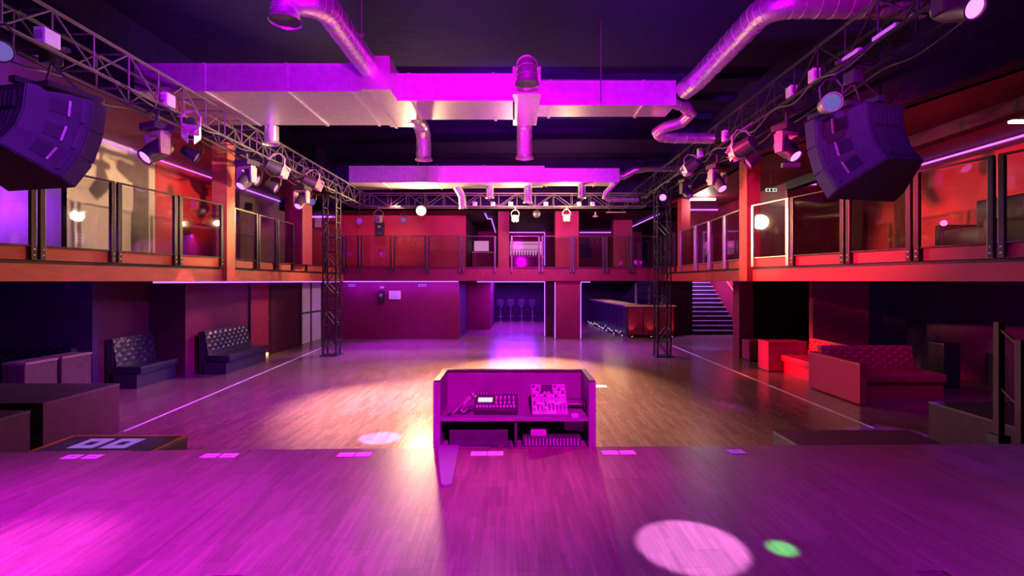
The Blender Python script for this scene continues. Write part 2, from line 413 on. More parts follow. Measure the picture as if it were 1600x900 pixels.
# ------------------------------------------------------------------ shell: walls under the balcony
T_ = 0.12
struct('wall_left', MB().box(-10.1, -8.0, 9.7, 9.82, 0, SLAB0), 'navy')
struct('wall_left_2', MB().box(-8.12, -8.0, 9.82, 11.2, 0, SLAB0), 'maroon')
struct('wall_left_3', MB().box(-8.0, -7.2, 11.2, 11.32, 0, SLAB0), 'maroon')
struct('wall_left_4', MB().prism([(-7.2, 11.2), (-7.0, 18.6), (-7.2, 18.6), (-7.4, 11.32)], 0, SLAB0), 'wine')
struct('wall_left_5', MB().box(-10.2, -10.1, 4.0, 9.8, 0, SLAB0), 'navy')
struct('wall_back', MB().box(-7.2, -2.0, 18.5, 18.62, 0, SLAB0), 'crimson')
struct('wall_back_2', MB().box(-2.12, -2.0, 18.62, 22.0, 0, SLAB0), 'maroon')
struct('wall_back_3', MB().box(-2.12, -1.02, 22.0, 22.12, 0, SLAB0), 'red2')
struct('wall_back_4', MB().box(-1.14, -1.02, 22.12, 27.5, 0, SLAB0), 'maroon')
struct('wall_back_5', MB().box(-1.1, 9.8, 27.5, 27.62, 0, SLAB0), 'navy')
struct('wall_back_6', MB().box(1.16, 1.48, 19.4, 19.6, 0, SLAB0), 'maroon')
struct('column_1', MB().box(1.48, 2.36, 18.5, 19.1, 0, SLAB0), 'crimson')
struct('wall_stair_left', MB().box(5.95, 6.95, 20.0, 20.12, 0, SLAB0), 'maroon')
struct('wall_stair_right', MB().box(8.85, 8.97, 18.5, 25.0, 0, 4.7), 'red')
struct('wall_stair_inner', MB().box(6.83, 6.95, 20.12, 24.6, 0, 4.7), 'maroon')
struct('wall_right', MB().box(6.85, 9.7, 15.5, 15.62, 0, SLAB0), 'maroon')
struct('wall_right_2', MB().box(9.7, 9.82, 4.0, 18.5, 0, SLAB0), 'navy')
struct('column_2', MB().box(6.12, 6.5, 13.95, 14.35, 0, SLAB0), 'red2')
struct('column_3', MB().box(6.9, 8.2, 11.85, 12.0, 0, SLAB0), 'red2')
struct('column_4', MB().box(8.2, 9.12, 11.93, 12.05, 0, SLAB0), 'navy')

# ------------------------------------------------------------------ shell: upper storey
ULC, URC, UBC = 5.05, 4.75, 4.66
struct('ceiling_left', MB().box(-10.1, -6.5, 5.0, 18.5, ULC, ULC+0.1), 'red2')
struct('wall_upper_left', MB().box(-8.62, -8.5, 9.6, 12.1, SLAB1, ULC), 'beige')
struct('wall_upper_left_2', MB().box(-8.62, -8.5, 12.1, 14.6, SLAB1, ULC), 'red')
struct('wall_upper_left_3', MB().box(-8.62, -8.5, 14.6, 20.0, SLAB1, ULC), 'beige')
struct('wall_upper_left_4', MB().box(-10.1, -8.5, 9.6, 9.72, SLAB1, ULC), 'beige')
struct('wall_upper_left_5', MB().box(-10.2, -10.1, 5.0, 9.72, SLAB1, ULC), 'purple_door')
struct('wall_bulkhead_left', MB().box(-6.6, -6.45, 5.0, 18.5, ULC, 6.5), 'ceil')
struct('column_5', MB().box(-6.42, -6.10, 10.86, 11.17, SLAB0, ULC), 'orange')
struct('column_6', MB().box(-6.42, -6.05, 14.6, 15.3, SLAB1, ULC), 'red2')
struct('column_7', MB().box(-7.0, -6.4, 15.6, 16.0, SLAB1, ULC), 'red2')
struct('wall_upper_back', MB().box(-8.6, -1.9, 20.0, 20.12, SLAB1, UBC), 'red')
struct('wall_upper_back_2', MB().box(-2.02, -1.9, 20.12, 26.5, SLAB1, UBC), 'maroon')
struct('wall_upper_back_3', MB().box(-2.0, 6.6, 26.5, 26.62, SLAB1, UBC), 'red2')
struct('ceiling_back', MB().box(-10.1, 10.1, 18.5, 28, UBC, UBC+0.1), 'maroon')
struct('wall_bulkhead_back', MB().box(-10.1, 10.1, 18.5, 18.62, UBC, 6.5), 'ceil')
struct('column_8', MB().box(-0.60, -0.20, 18.75, 19.2, SLAB1, UBC), 'red2')
struct('column_9', MB().box(1.50, 2.35, 18.75, 19.4, SLAB1, UBC), 'red')
struct('column_10', MB().box(4.15, 4.95, 21.5, 22.0, SLAB1, UBC), 'red')
struct('ceiling_right', MB().prism([(6.66, 5.0), (5.16, 11.0), (5.36, 14.0), (5.45, 18.5), (10.1, 18.5), (10.1, 5.0)], URC, URC+0.1), 'red2')
struct('wall_bulkhead_right', strip_poly(RF, URC, 6.5, 0.1, 1), 'ceil')
struct('beam_right', MB().box(7.25, 7.5, 5.0, 13.7, URC-0.22, URC), 'navy')
struct('wall_upper_right', MB().box(9.1, 9.22, 5.0, 13.8, SLAB1, URC), 'red')
struct('wall_upper_right_2', MB().box(7.3, 9.1, 13.7, 13.82, SLAB1, URC), 'red')
struct('wall_upper_right_3', MB().box(7.3, 7.42, 13.82, 18.3, SLAB1, URC), 'red2')
struct('wall_upper_right_4', MB().box(6.2, 8.9, 18.32, 18.44, SLAB1, URC), 'red2')
struct('column_11', MB().box(4.99, 5.28, 11.0, 11.37, SLAB0, URC), 'red')
struct('column_12', MB().box(5.38, 5.66, 16.5, 16.9, SLAB1, URC), 'red')

# ------------------------------------------------------------------ LED strips
def led(label, pts, r=0.016, m='led', group='violet strip lights'):
    t = thing('strip_light', label, 'strip light', pts[0], 0, group)
    base = Vector(pts[0])
    q = [Vector(p)-base for p in pts]
    for a, b in zip(q[:-1], q[1:]):
        MB().tube(a, b, r, 6).done('tube', m, t)
    return t
led('violet strip light under the balcony edge above the benches', [(-6.56, 9.3, 2.075), (-6.33, 10.9, 2.075), (-6.42, 14.0, 2.075), (-6.24, 18.38, 2.075)])
led('violet strip light along the back balcony edge above the pinned notice', [(-6.15, 18.36, 2.078), (-2.02, 18.36, 2.078)])
led('violet strip light over the wide back doorway', [(-1.35, 18.38, 2.07), (1.10, 18.38, 2.07)])
led('upright violet strip light on the jamb of the wide back doorway', [(1.14, 19.35, 0.02), (1.14, 19.35, 2.05)])
led('upright violet strip light on the doorway side of the red column', [(1.46, 18.47, 0.02), (1.46, 18.47, 2.06)])
led('upright violet strip light on the bar side of the red column', [(2.39, 18.47, 0.02), (2.39, 18.47, 2.06)])
led('short violet strip light overhead between red column and bar', [(2.42, 18.6, 2.06), (2.75, 18.6, 2.06)])
led('violet strip light high on the beige and orange upper wall', [(-8.47, 10.4, 4.98), (-8.47, 14.4, 4.98)], 0.018)
led('violet strip light high on the pale wall past the orange column', [(-8.47, 15.3, 4.98), (-8.47, 19.6, 4.98)], 0.018)
led('violet strip light behind the lattice tower on the upper wall', [(-7.9, 19.97, 4.6), (-7.0, 19.97, 4.6)], 0.03)
led('stepped violet strip light on the balcony wall beside the warm flood', [(-1.1, 19.0, 4.6), (-1.08, 20.6, 4.6), (-0.93, 20.6, 4.6), (-0.98, 26.4, 4.6)], 0.022)
led('violet strip light over the backlit balcony bar', [(-0.3, 26.4, 4.60), (1.55, 26.4, 4.60), (1.55, 26.4, 2.9)], 0.022)
led('violet strip light on the far balcony wall by the dim picture', [(3.35, 26.4, 4.60), (5.25, 26.4, 4.60), (5.42, 25.9, 4.60), (5.42, 19.2, 4.60)], 0.022)
led('violet strip light on the wall above the stair side balcony', [(6.25, 18.28, 4.64), (7.26, 18.28, 4.64)], 0.024)
led('short violet strip light beside the exit sign', [(7.42, 13.66, 4.68), (8.05, 13.66, 4.68)], 0.022)
led('violet strip light high on the red wall behind the armchair', [(9.06, 7.0, 4.69), (9.06, 11.8, 4.69)], 0.022)
lamp('POINT', (-9.55, 9.0, 3.5), VIO, 90, radius=0.1)
# light the strips throw, with area fills added among them
lamp('AREA', (-6.55, 13.5, 2.03), VIO, 45, (-7.1, 13.5, 1.2), size=(0.05, 6.0))
lamp('AREA', (0.0, 23.0, 2.05), VIO, 800, (0.0, 23.0, 0.0), size=(1.8, 5.0))
lamp('AREA', (-4.0, 18.25, 2.05), VIO, 34, (-4.0, 18.5, 1.3), size=(4.2, 0.05))
lamp('AREA', (8.0, 21.0, 3.9), (0.45, 0.15, 1.0), 420, (8.6, 21.5, 1.0), size=(0.3, 1.5))  # violet fill on the stairs, no strip here
lamp('AREA', (3.2, 22.0, 2.05), VIO, 60, (3.7, 22.0, 0.0), size=(0.3, 4.0))
lamp('AREA', (-7.0, 7.5, 2.05), VIO, 50, (-8.6, 9.7, 1.2), size=(0.4, 2.0))
lamp('AREA', (4.3, 22.0, 2.06), WARM, 22, (4.3, 22.0, 0.0), size=(0.2, 5.0))  # added warm fill over the bar top, no fixture
lamp('AREA', (7.4, 8.0, 2.05), (0.6, 0.0, 1.0), 30, (8.0, 10.5, 1.0), size=(1.5, 1.5))  # magenta fill under the sofa side balcony, no strip here

# ------------------------------------------------------------------ truss
UNIT = {}
def unit_mesh(m):
    if m not in UNIT:
        b = MB().tube((0, 0, -0.5), (0, 0, 0.5), 1.0, 6)
        me = bpy.data.meshes.new('brace'); b.bm.to_mesh(me); b.bm.free()
        me.materials.append(M[m]); UNIT[m] = me
    return UNIT[m]
def bar(name, parent, a, b, r, m):
    a = Vector(a); b = Vector(b); d = b-a
    return linked(name, unit_mesh(m), parent, (a+b)/2, d.to_track_quat('Z', 'Y').to_euler(), (r, r, d.length))
def truss(label, a, b, wd, ht, bay, m, rc=0.024, rb=0.011, vertical=False, group='box trusses'):
    """box truss from a to b (bottom centre line); local u along, v across, w up"""
    a = Vector(a); b = Vector(b); d = b-a; L = d.length; u = d.normalized()
    if vertical: v = Vector((1, 0, 0)); w_ = Vector((0, 1, 0))
    else: v = u.cross(Vector((0, 0, 1))).normalized(); w_ = Vector((0, 0, 1))
    t = thing('truss_tower' if vertical else 'lighting_truss', label, 'truss', a, 0, group)
    def pt(s, i, j): return u*s + v*(i*wd/2) + w_*(j*ht if not vertical else (j-0.5)*ht)
    for i in (-1, 1):
        for j in (0, 1): bar('chord', t, pt(0, i, j), pt(L, i, j), rc, m)
    n = max(1, round(L/bay)); s = L/n
    for k in range(n+1):
        for i in (-1, 1): bar('brace', t, pt(k*s, i, 0), pt(k*s, i, 1), rb, m)
        for j in (0, 1): bar('brace', t, pt(k*s, -1, j), pt(k*s, 1, j), rb, m)
        if k < n:
            f = k % 2
            for i in (-1, 1): bar('brace', t, pt(k*s, i, f), pt(k*s+s, i, 1-f), rb, m)
            if vertical:
                for j in (0, 1): bar('brace', t, pt(k*s, -1 if f else 1, j), pt(k*s+s, 1 if f else -1, j), rb, m)
    return t
TB, TT = 4.60, 5.04
LX, RX, BY = -5.22, 4.15, 17.35
truss('long ceiling truss over the side with black tufted benches', (LX, 2.8, TB), (LX, 17.1, TB), 0.42, TT-TB, 0.55, 'truss')
truss('long ceiling truss over the side with red sofas', (RX, 2.8, TB+0.12), (RX, 17.1, TB+0.06), 0.42, TT-TB, 0.55, 'tower')
truss('cross truss in front of the back balcony carrying the warm flood', (LX-0.25, BY, TB), (RX+0.25, BY, TB), 0.42, TT-TB, 0.60, 'truss')
def tower(label, x, y):
    t = truss(label, (x, y, 0.02), (x, y, TB-0.02), 0.36, 0.36, 0.40, 'tower', 0.022, 0.012, True, 'lattice towers')
    MB().box(-0.25, 0.25, -0.25, 0.25, -0.02, 0.005, bevel=0.004).done('base_plate', 'tower', t)
    MB().box(-0.23, 0.23, -0.23, 0.23, TB-0.06, TB-0.03).done('head_plate', 'tower', t)
    return t
tower('black lattice tower by the pale double door', -5.18, 14.5)
tower('black lattice tower in front of the bar end', 4.13, 14.3)
# white power boxes clipped on the trusses
def pbox(label, loc, s=(0.11, 0.16, 0.17), m='white'):
    t = thing('power_box', label, 'box', loc, 0, 'power boxes on the trusses')
    MB().box(-s[0]/2, s[0]/2, -s[1]/2, s[1]/2, 0, s[2], bevel=0.012).done('body', m, t)
    MB().box(-s[0]*.35, s[0]*.35, -s[1]/2-0.006, -s[1]/2, s[2]*.25, s[2]*.75).done('cover', 'gearl', t)
    MB().tube((0, s[1]*.2, s[2]), (0, s[1]*.2, s[2]+0.05), 0.012, 6).done('cable_gland', 'rubber', t)
    return t
pbox('pale power box on the truss over the benches, next to the loudspeakers', (LX+0.2, 5.5, TB+0.02), (0.12, 0.2, 0.17))
pbox('pale power box on the truss over the benches, above the first moving head', (LX+0.2, 7.4, TB+0.02), (0.12, 0.2, 0.18))
for lab, y, s in (('pale power box on the sofa side truss, nearest the stage', 5.45, (0.06, 0.35, 0.05)), ('slim pale power box on the sofa side truss, second from the stage', 6.0, (0.06, 0.3, 0.05)),
                  ('tall pale power box on the sofa side truss, above the loudspeakers', 6.75, (0.1, 0.13, 0.17)), ('tall pale power box on the sofa side truss, just past the loudspeakers', 7.3, (0.1, 0.15, 0.15)),
                  ('pale power box on the sofa side truss, above the warm lit fixture', 9.6, (0.1, 0.12, 0.2)), ('pale power box on the sofa side truss, farthest from the stage', 10.9, (0.1, 0.12, 0.2))):
    pbox(lab, (RX-0.2, y, TB+0.12), s)
for k, u in enumerate((742, 770, 798, 853, 905, 926)):
    nth = ('first', 'second', 'third', 'fourth', 'fifth', 'sixth')[k]
    pbox(f'small pale power box on the cross truss, {nth} along from the warm flood', ((u-804)/800*17.1, 17.13, TB+0.02), (0.14, 0.1, 0.12))

# ------------------------------------------------------------------ stage lights
def clamp_part(t, h):
    MB().tube((0, 0, 0), (0, 0, h), 0.015, 8).tube((-0.035, 0, h), (0.035, 0, h), 0.034, 10).done('clamp', 'fix', t)
def moving_head(label, loc, pan=0.0, tilt=35, s=1.0, lens='lens_pink', pale=True, top=None, reach=0.0):
    """hangs with its base on top; loc is the middle of the lamp head"""
    t = thing('moving_head', label, 'stage light', (loc[0], loc[1], loc[2]), pan, 'moving head lamps')
    MB().box(-0.16*s, 0.16*s, -0.13*s, 0.13*s, 0.24*s, 0.33*s, bevel=0.015*s).done('base', 'fix', t)
    c = MB(); 
    ht = (top-loc[2]-0.005) if top else 0.42*s
    c.tube((0, 0, 0.33*s), (0, 0, ht), 0.024*s, 8)
    c.box(-0.235, 0.235+reach, -0.025, 0.025, ht-0.03, ht)
    c.done('clamp', 'fix', t)
    y = MB()
    y.box(-0.16*s, 0.16*s, -0.05*s, 0.05*s, 0.185*s, 0.235*s, bevel=0.01*s)
    for sx in (-1, 1):
        y.prism([(-0.055*s, -0.06*s), (0.055*s, -0.06*s), (0.065*s, 0.2*s), (-0.065*s, 0.2*s)], -0.02*s, 0.02*s,
                Matrix.Translation((sx*0.15*s, 0, 0)) @ Matrix.Rotation(R(90), 4, 'Z') @ Matrix.Rotation(R(90), 4, 'X'))
    y.done('yoke', 'fixl' if pale else 'fix', t)
    rot = (-R(tilt), 0, 0)
    hd = MB().lathe([(0.05*s, 0.17*s), (0.105*s, 0.15*s), (0.12*s, 0.05*s), (0.115*s, -0.06*s), (0.095*s, -0.16*s), (0.10*s, -0.20*s), (0.085*s, -0.20*s), (0.08*s, -0.18*s)], 18, cap=False).done('head', 'fix', t, True, rot=rot)
    MB().lathe([(0.001, -0.182*s), (0.05*s, -0.188*s), (0.08*s, -0.18*s), (0.08*s, -0.175*s), (0.001, -0.175*s)], 18).done('lens', lens, hd, True)
    return t
def par(label, loc, aim, s=1.0, lens='lens_dim', body='fix', barn=False, name='par_can', group='par cans', arm=None, drop=0.0, top=None):
    t = thing(name, label, 'stage light', loc, 0, group)
    if top is not None: drop = top-loc[2]-0.37*s
    d = Vector(aim)-Vector(loc)
    e = d.to_track_quat('-Z', 'Y').to_euler()
    can = MB().lathe([(0.03*s, 0.22*s), (0.09*s, 0.20*s), (0.10*s, 0.12*s), (0.115*s, 0.0), (0.115*s, -0.05*s), (0.105*s, -0.05*s), (0.10*s, -0.03*s)], 16, cap=False).done('can', body, t, True, rot=e)
    MB().lathe([(0.001, -0.022*s), (0.06*s, -0.030*s), (0.10*s, -0.018*s), (0.10*s, -0.012*s), (0.001, -0.012*s)], 16).done('lens', lens, can, True)
    yk = MB().sweep([(-0.125*s, 0, 0.04*s), (-0.135*s, 0, 0.18*s), (-0.06*s, 0, 0.27*s), (0.06*s, 0, 0.27*s), (0.135*s, 0, 0.18*s), (0.125*s, 0, 0.04*s)], 0.012*s, 6)
    if arm: yk.tube((0, 0, 0.27*s), arm, 0.014, 8)
    else: yk.tube((0, 0, 0.27*s), (0, 0, 0.37*s+drop), 0.014*s, 8)
    yk.done('yoke', 'fixl' if barn else 'fix', t)
    if barn:
        for k in range(4):
            a = k*PI/2
            mt = Matrix.Rotation(a, 4, 'Z') @ Matrix.Translation((0.115*s, 0, -0.05*s)) @ Matrix.Rotation(R(28), 4, 'Y')
            MB().box(-0.003, 0.003, -0.10*s, 0.10*s, -0.17*s, 0.0, mt).done('barn_door', 'fixl', can)
    return t
LI, RI = -4.80, 3.74      # lamps hung on the inner chord reach in front of the truss
moving_head('moving head with glowing pink lens nearest the loudspeakers, bench side truss', (-5.2, 7.45, 4.0), R(-25), 50, 1.15, top=TB)
moving_head('moving head with glowing lens between two barn door lamps, bench side truss', (-5.18, 9.9, 4.06), R(-20), 42, 1.1, top=TB)
moving_head('moving head nearest the lattice tower, bench side truss', (-5.2, 12.5, 4.06), R(-15), 40, 1.1, top=TB)
AL, AR = (-0.2, 0, 0.20), (0.2, 0, 0.30)
par('pale barn door lamp past the first moving head, bench side truss', (LI, 7.6, 4.34), (-3.0, 4.6, 0.9), 1.05, 'lens_dim', 'fix', True, 'fresnel_lamp', 'barn door lamps', AL)
par('pale barn door lamp between the second and third moving heads, bench side truss', (LI, 10.35, 4.36), (-2.0, 13.0, 3.0), 1.15, 'lens_dim', 'fix', True, 'fresnel_lamp', 'barn door lamps', AL)
par('pale barn door lamp nearest the lattice tower, bench side truss', (LI, 12.2, 4.44), (-2.0, 14.0, 3.2), 1.15, 'lens_dim', 'fix', True, 'fresnel_lamp', 'barn door lamps', AL)
par('black par can beside the first moving head, bench side truss', (-5.43, 8.7, 4.22), (2, 11, 0), 1.0, top=TB-0.01)
par('black par can behind the second moving head, bench side truss', (-5.43, 10.75, 4.22), (3, 10, 0), 1.0, top=TB-0.01)
par('black par can past the second moving head, bench side truss', (-5.43, 11.6, 4.22), (3, 12, 0), 1.0, top=TB-0.01)
par('small par can hung just before the lattice tower by the pale door', (-5.43, 13.7, 4.22), (-2, 10, 2), 0.9, 'lens_vio', top=TB-0.01)
par('par can with pale violet lens at the picture edge above the loudspeakers', (-4.80, 4.78, 4.25), (-2.0, 1.5, 2.2), 0.9, 'lens_vio', arm=(-0.2, 0, 0.36))
moving_head('moving head with bright magenta lens nearest the stage, sofa side truss', (3.55, 4.12, 4.30), R(4), 62, 0.95, 'lens_pink', False, top=4.735, reach=0.41)
moving_head('moving head just past the loudspeakers, sofa side truss', (4.12, 7.75, 4.10), R(25), 45, 1.1, top=TB+0.1)
moving_head('moving head above the white tube lamp, sofa side truss', (4.12, 10.4, 4.10), R(20), 42, 1.1, top=TB+0.09)
moving_head('dim moving head nearest the lattice tower, sofa side truss', (4.12, 12.3, 4.24), R(20), 42, 0.9, 'lens_dim', False, top=TB+0.08)
par('violet faced par can beside the loudspeakers, sofa side truss', (3.5, 5.66, 4.07), (2.6, 2.0, 3.6), 0.95, 'lens_vio', 'fixl', arm=(0.44, 0, 0.66))
par('warm lit barn door lamp, sofa side truss', (RI, 8.45, 4.28), (2.0, 12.0, 3.0), 1.15, 'lens_dim', 'fix', True, 'fresnel_lamp', 'barn door lamps', (0.2, 0, 0.44))
par('pale par can behind the moving head above the white tube, sofa side truss', (4.36, 11.1, 4.24), (5.4, 8.0, 2.5), 1.05, 'lens_dim', 'fixl', top=TB+0.08)
par('pale boxy lamp near the lattice tower, sofa side truss', (RI, 10.9, 4.52), (1.0, 14.0, 2.0), 1.0, 'lens_dim', 'fix', True, 'fresnel_lamp', 'barn door lamps', (0.2, 0, 0.22))
par('small pink faced par can just before the bar side lattice tower', (3.94, 13.6, 4.32), (1.0, 5.0, 2.0), 0.85, 'lens_pink', top=TB+0.07)
par('black par can past the warm lit lamp, sofa side truss', (4.36, 9.5, 4.30), (-2, 10, 0), 1.0, top=TB+0.08)
# bright warm flood and its two weaker neighbours on the cross truss
star = par('glaring warm flood lamp hung on the cross truss', (-3.08, 16.88, 4.42), (-1.2, 6.0, 1.6), 1.6, 'lens_star', 'fix', False, 'flood_lamp', 'flood lamps', (0, 0.24, 0.20))
par('small warm lit lamp on the cross truss, by the dark ball', (0.02, 17.14, 4.20), (0.0, 6.0, 0.6), 1.0, 'lens_warm', 'fix', True, 'flood_lamp', 'flood lamps', top=TB-0.01)
par('small warm lit lamp on the cross truss, before the red balcony column', (1.74, 17.14, 4.22), (1.4, 6.0, 0.6), 1.0, 'lens_warm', 'fix', True, 'flood_lamp', 'flood lamps', top=TB-0.01)
lamp('POINT', (0.02, 16.75, 4.15), WARM, 260, radius=0.08)
lamp('POINT', (1.74, 16.85, 4.2), WARM, 260, radius=0.08)
par('pink lit par can on the cross truss above the black wall panel', (-4.55, 17.14, 4.18), (-3.0, 8.0, 2.0), 1.1, 'lens_dim', 'fixl', True, 'fresnel_lamp', 'barn door lamps', top=TB-0.01)
par('pale par can on the cross truss near the bench side corner', (-5.2, 17.14, 4.1), (-3.0, 8.0, 2.0), 0.9, 'lens_dim', 'fixl', top=TB-0.01)
par('small pale par can on the cross truss, next to the warm flood', (-3.72, 17.14, 4.15), (-2.0, 8.0, 3.0), 0.8, 'lens_vio', top=TB-0.01)
t = thing('ball_lamp', 'dark round ball hung under the cross truss between the two small warm lamps', 'lamp', (0.74, 17.14, 4.34))
MB().ball((0, 0, 0), 0.13, 16).done('ball', 'fix', t, True); MB().tube((0, 0, 0.12), (0, 0, 0.26), 0.012, 8).done('stem', 'fix', t)
t = thing('round_lamp', 'small pinkish round lamp under the balcony ceiling past the red column', 'lamp', (3.0, 19.0, 4.5))
MB().lathe([(0.03, 0.16), (0.03, 0.05), (0.11, 0.0), (0.09, -0.03), (0.001, -0.035)], 14).done('shade', 'white', t, True)
t = thing('track_bar', 'pale horizontal bar under the cross truss by the bar side corner', 'rail', (3.4, 17.3, 4.42))
MB().tube((-0.3, 0, 0), (0.36, 0, 0), 0.02, 8).done('bar', 'fixl', t)
for x in (-0.2, 0.25): MB().tube((x, 0, 0), (x, 0, 0.2), 0.008, 6).done('hanger', 'fix', t)
# cables draped along the two long trusses
def cable(label, pts, r=0.012, m='rubber'):
    out = []
    P_ = [Vector(p) for p in pts]
    for i in range(len(P_)-1):
        a = P_[max(i-1, 0)]; b = P_[i]; c = P_[i+1]; d = P_[min(i+2, len(P_)-1)]
        for k in range(6):
            s = k/6
            out.append(0.5*((2*b) + (c-a)*s + (2*a-5*b+4*c-d)*s*s + (3*b-a-3*c+d)*s**3))
    out.append(P_[-1])
    o = MB().sweep(out, r, 6).done('cable', m, None, True)
    return tag(o, label, 'cable', 'cables on the trusses')
def draped(x, z, y0, y1, n, sag):
    return [(x+random.uniform(-.04, .04), y0+(y1-y0)*k/n, z-(sag if k % 2 else 0)*random.uniform(.5, 1.2)) for k in range(n+1)]
cable('black cable sagging along the bench side truss, inner chord', draped(LX+0.27, TB-0.03, 6.4, 15.6, 16, 0.12))
cable('black cable sagging along the bench side truss, outer chord', draped(LX-0.27, TB-0.03, 5.0, 14.6, 16, 0.10))
cable('black cable sagging along the sofa side truss, inner chord', draped(RX-0.27, TB+0.06, 5.4, 15.6, 18, 0.14))
cable('black cable sagging along the sofa side truss, outer chord', draped(RX+0.27, TB+0.06, 5.0, 14.6, 16, 0.12))
cable('black cable looping down behind the bench side loudspeakers', [(LX-0.3, 4.3, TB), (LX-0.3, 4.5, 4.3), (LX-0.28, 4.8, 4.36), (LX-0.28, 5.1, TB)], 0.014)
cable('black cable looping beside the sofa side loudspeakers', [(RX+0.45, 6.2, 3.7), (RX+0.62, 6.3, 3.95), (RX+0.4, 6.4, 4.4), (RX+0.1, 6.4, TB+0.1)], 0.012)

# ------------------------------------------------------------------ line arrays
def line_array(label, loc, yaw, hz):
    t = thing('speaker_array', label, 'loudspeaker', loc, yaw, 'hanging loudspeaker arrays')
    WF, WR, D, H = 0.98, 0.52, 0.66, 0.36
    def cab(k, ang, piv):
        mt = Matrix.Translation(piv) @ Matrix.Rotation(R(ang), 4, 'X')
        poly = [(-WF/2, D/2), (WF/2, D/2), (WF/2, D/2-0.16), (WR/2, -D/2), (-WR/2, -D/2), (-WF/2, D/2-0.16)]
        mb = MB().prism(poly, -H, -0.012)
        es = [e for e in mb.bm.edges]
        bmesh.ops.bevel(mb.bm, geom=es, offset=0.012, segments=2, affect='EDGES')
        c = mb.done('cabinet', 'cab', t)
        c.matrix_local = mt
        # side handles: recessed pockets with a bright grip bar
        for s in (-1, 1):
            a = Vector((s*WR/2, -D/2, 0)); b = Vector((s*WF/2, D/2-0.16, 0)); m_ = (a+b)/2
            d = (b-a).normalized(); nrm = Vector((d.y*s, -d.x*s, 0)); 
            if nrm.x*s < 0: nrm = -nrm
            fr = Matrix((( d.x, nrm.x, 0, m_.x+nrm.x*0.004), (d.y, nrm.y, 0, m_.y+nrm.y*0.004), (0, 0, 1, -H*0.5), (0, 0, 0, 1)))
            MB().box(-0.075, 0.075, -0.02, 0.004, -0.075, 0.075, fr).done('handle_pocket', 'black', c)
            fr2 = fr @ Matrix.Translation((0.085, 0.006, 0))
            MB().box(-0.012, 0.012, -0.006, 0.008, -0.09, 0.09, fr2, bevel=0.003).done('handle', 'fixl', c)
            fr3 = fr @ Matrix.Translation((0.20, 0.006, 0))
            MB().box(-0.018, 0.018, -0.006, 0.008, -0.12, 0.12, fr3).done('rigging_plate', 'gear', c)
        # rear panel: heat sink ribs and connector plate
        rp = MB().box(-0.2, 0.2, -D/2-0.008, -D/2, -H+0.06, -0.07).done('rear_panel', 'gear', c)
        for i in range(6):
            MB().box(-0.17+i*0.06, -0.15+i*0.06, -D/2-0.03, -D/2-0.006, -H+0.09, -0.10).done('rib', 'cab', rp)
        MB().box(-WF/2+0.03, WF/2-0.03, D/2, D/2+0.012, -H+0.03, -0.03).done('grille', 'black', c)
        return mt
    piv = Vector((0, 0, 0.56))
    ang = 0
    for k, da in enumerate((-6, -12, -16)):
        ang += da
        # boxes turn about the front edge, so the rear edges fan out
        mt = Matrix.Translation(piv) @ Matrix.Rotation(R(ang), 4, 'X')
        off = Vector((0, -D/2, 0))
        mt2 = mt @ Matrix.Translation(off)
        poly_piv = mt2.to_translation()
        cab(k, ang, poly_piv)
        piv = (mt @ Vector((0, 0, -H-0.004)))
    MB().box(-0.42, 0.42, -0.56, 0.02, 0.60, 0.66, bevel=0.01).box(-0.05, 0.05, -0.62, 0.05, 0.66, 0.72).done('flying_frame', 'gear', t)
    for x in (-0.3, 0.3):
        MB().tube((x, -0.15, 0.66), (0, -0.25, 1.0), 0.012, 6).done('sling', 'truss', t)
    MB().box(-0.08, 0.08, -0.33, -0.17, 0.98, 1.14, bevel=0.02).tube((0, -0.25, 1.10), (0, -0.25, hz), 0.02, 8).box(-0.25, 0.25, -0.28, -0.22, hz-0.04, hz+0.005).done('hoist', 'gear', t)
    return t
line_array('three black loudspeakers hung in a curve over the side with tufted benches', (-5.15, 6.0, 3.55), R(-14), 1.14)
line_array('three black loudspeakers hung in a curve over the side with red sofas', (4.05, 6.45, 3.50), R(14), 1.24)

# ------------------------------------------------------------------ ventilation ducts
def rect_duct(label, x0, x1, y0, y1, z0, z1, seams, y1b=None):
    t = thing('ventilation_duct', label, 'duct', ((x0+x1)/2, (y0+y1)/2, z0), 0, 'rectangular ducts')
    cx, cy = (x0+x1)/2, (y0+y1)/2
    y1b = y1 if y1b is None else y1b
    MB().prism([(x0-cx, y0-cy), (x1-cx, y0-cy), (x1-cx, y1b-cy), (x0-cx, y1-cy)], 0, z1-z0).done('sheet_body', 'galv', t)
    for s in seams:
        f = (s-x0)/(x1-x0); yy = y1+(y1b-y1)*f
        MB().box(s-cx-0.025, s-cx+0.025, y0-cy-0.02, yy-cy+0.02, -0.02, z1-z0+0.02).done('flange', 'galv', t)
    for zz in (0.0, z1-z0):
        MB().box(x0-cx, x1-cx, y0-cy-0.012, y0-cy, zz-0.012, zz+0.012).done('edge_bead', 'galv', t)
    return t
rect_duct('wide sheet metal duct joining the bench side truss', -6.0, -2.42, 8.08, 9.86, 5.10, 5.52, (-4.9, -3.6, -2.6))
rect_duct('flat sheet metal duct between the boot and the square junction', -1.95, 0.0, 8.5, 9.52, 5.10, 5.53, (-1.75, -0.35))
rect_duct('narrow sheet metal duct running to the coiled flexible hose', 0.42, 2.75, 8.72, 9.36, 5.10, 5.50, (0.62, 2.2))
rect_duct('square duct junction in the middle of the ceiling', -0.03, 0.42, 8.2, 9.88, 5.10, 5.52, ())
rect_duct('skewed duct boot under the spiral pipe', -2.42, -1.95, 8.0, 9.98, 5.10, 5.60, (-2.3,))
rect_duct('long far duct just above the cross truss', -5.0, 0.9, 15.45, 16.75, 5.08, 5.56, (-4.0, -2.35, -0.9), 16.3)
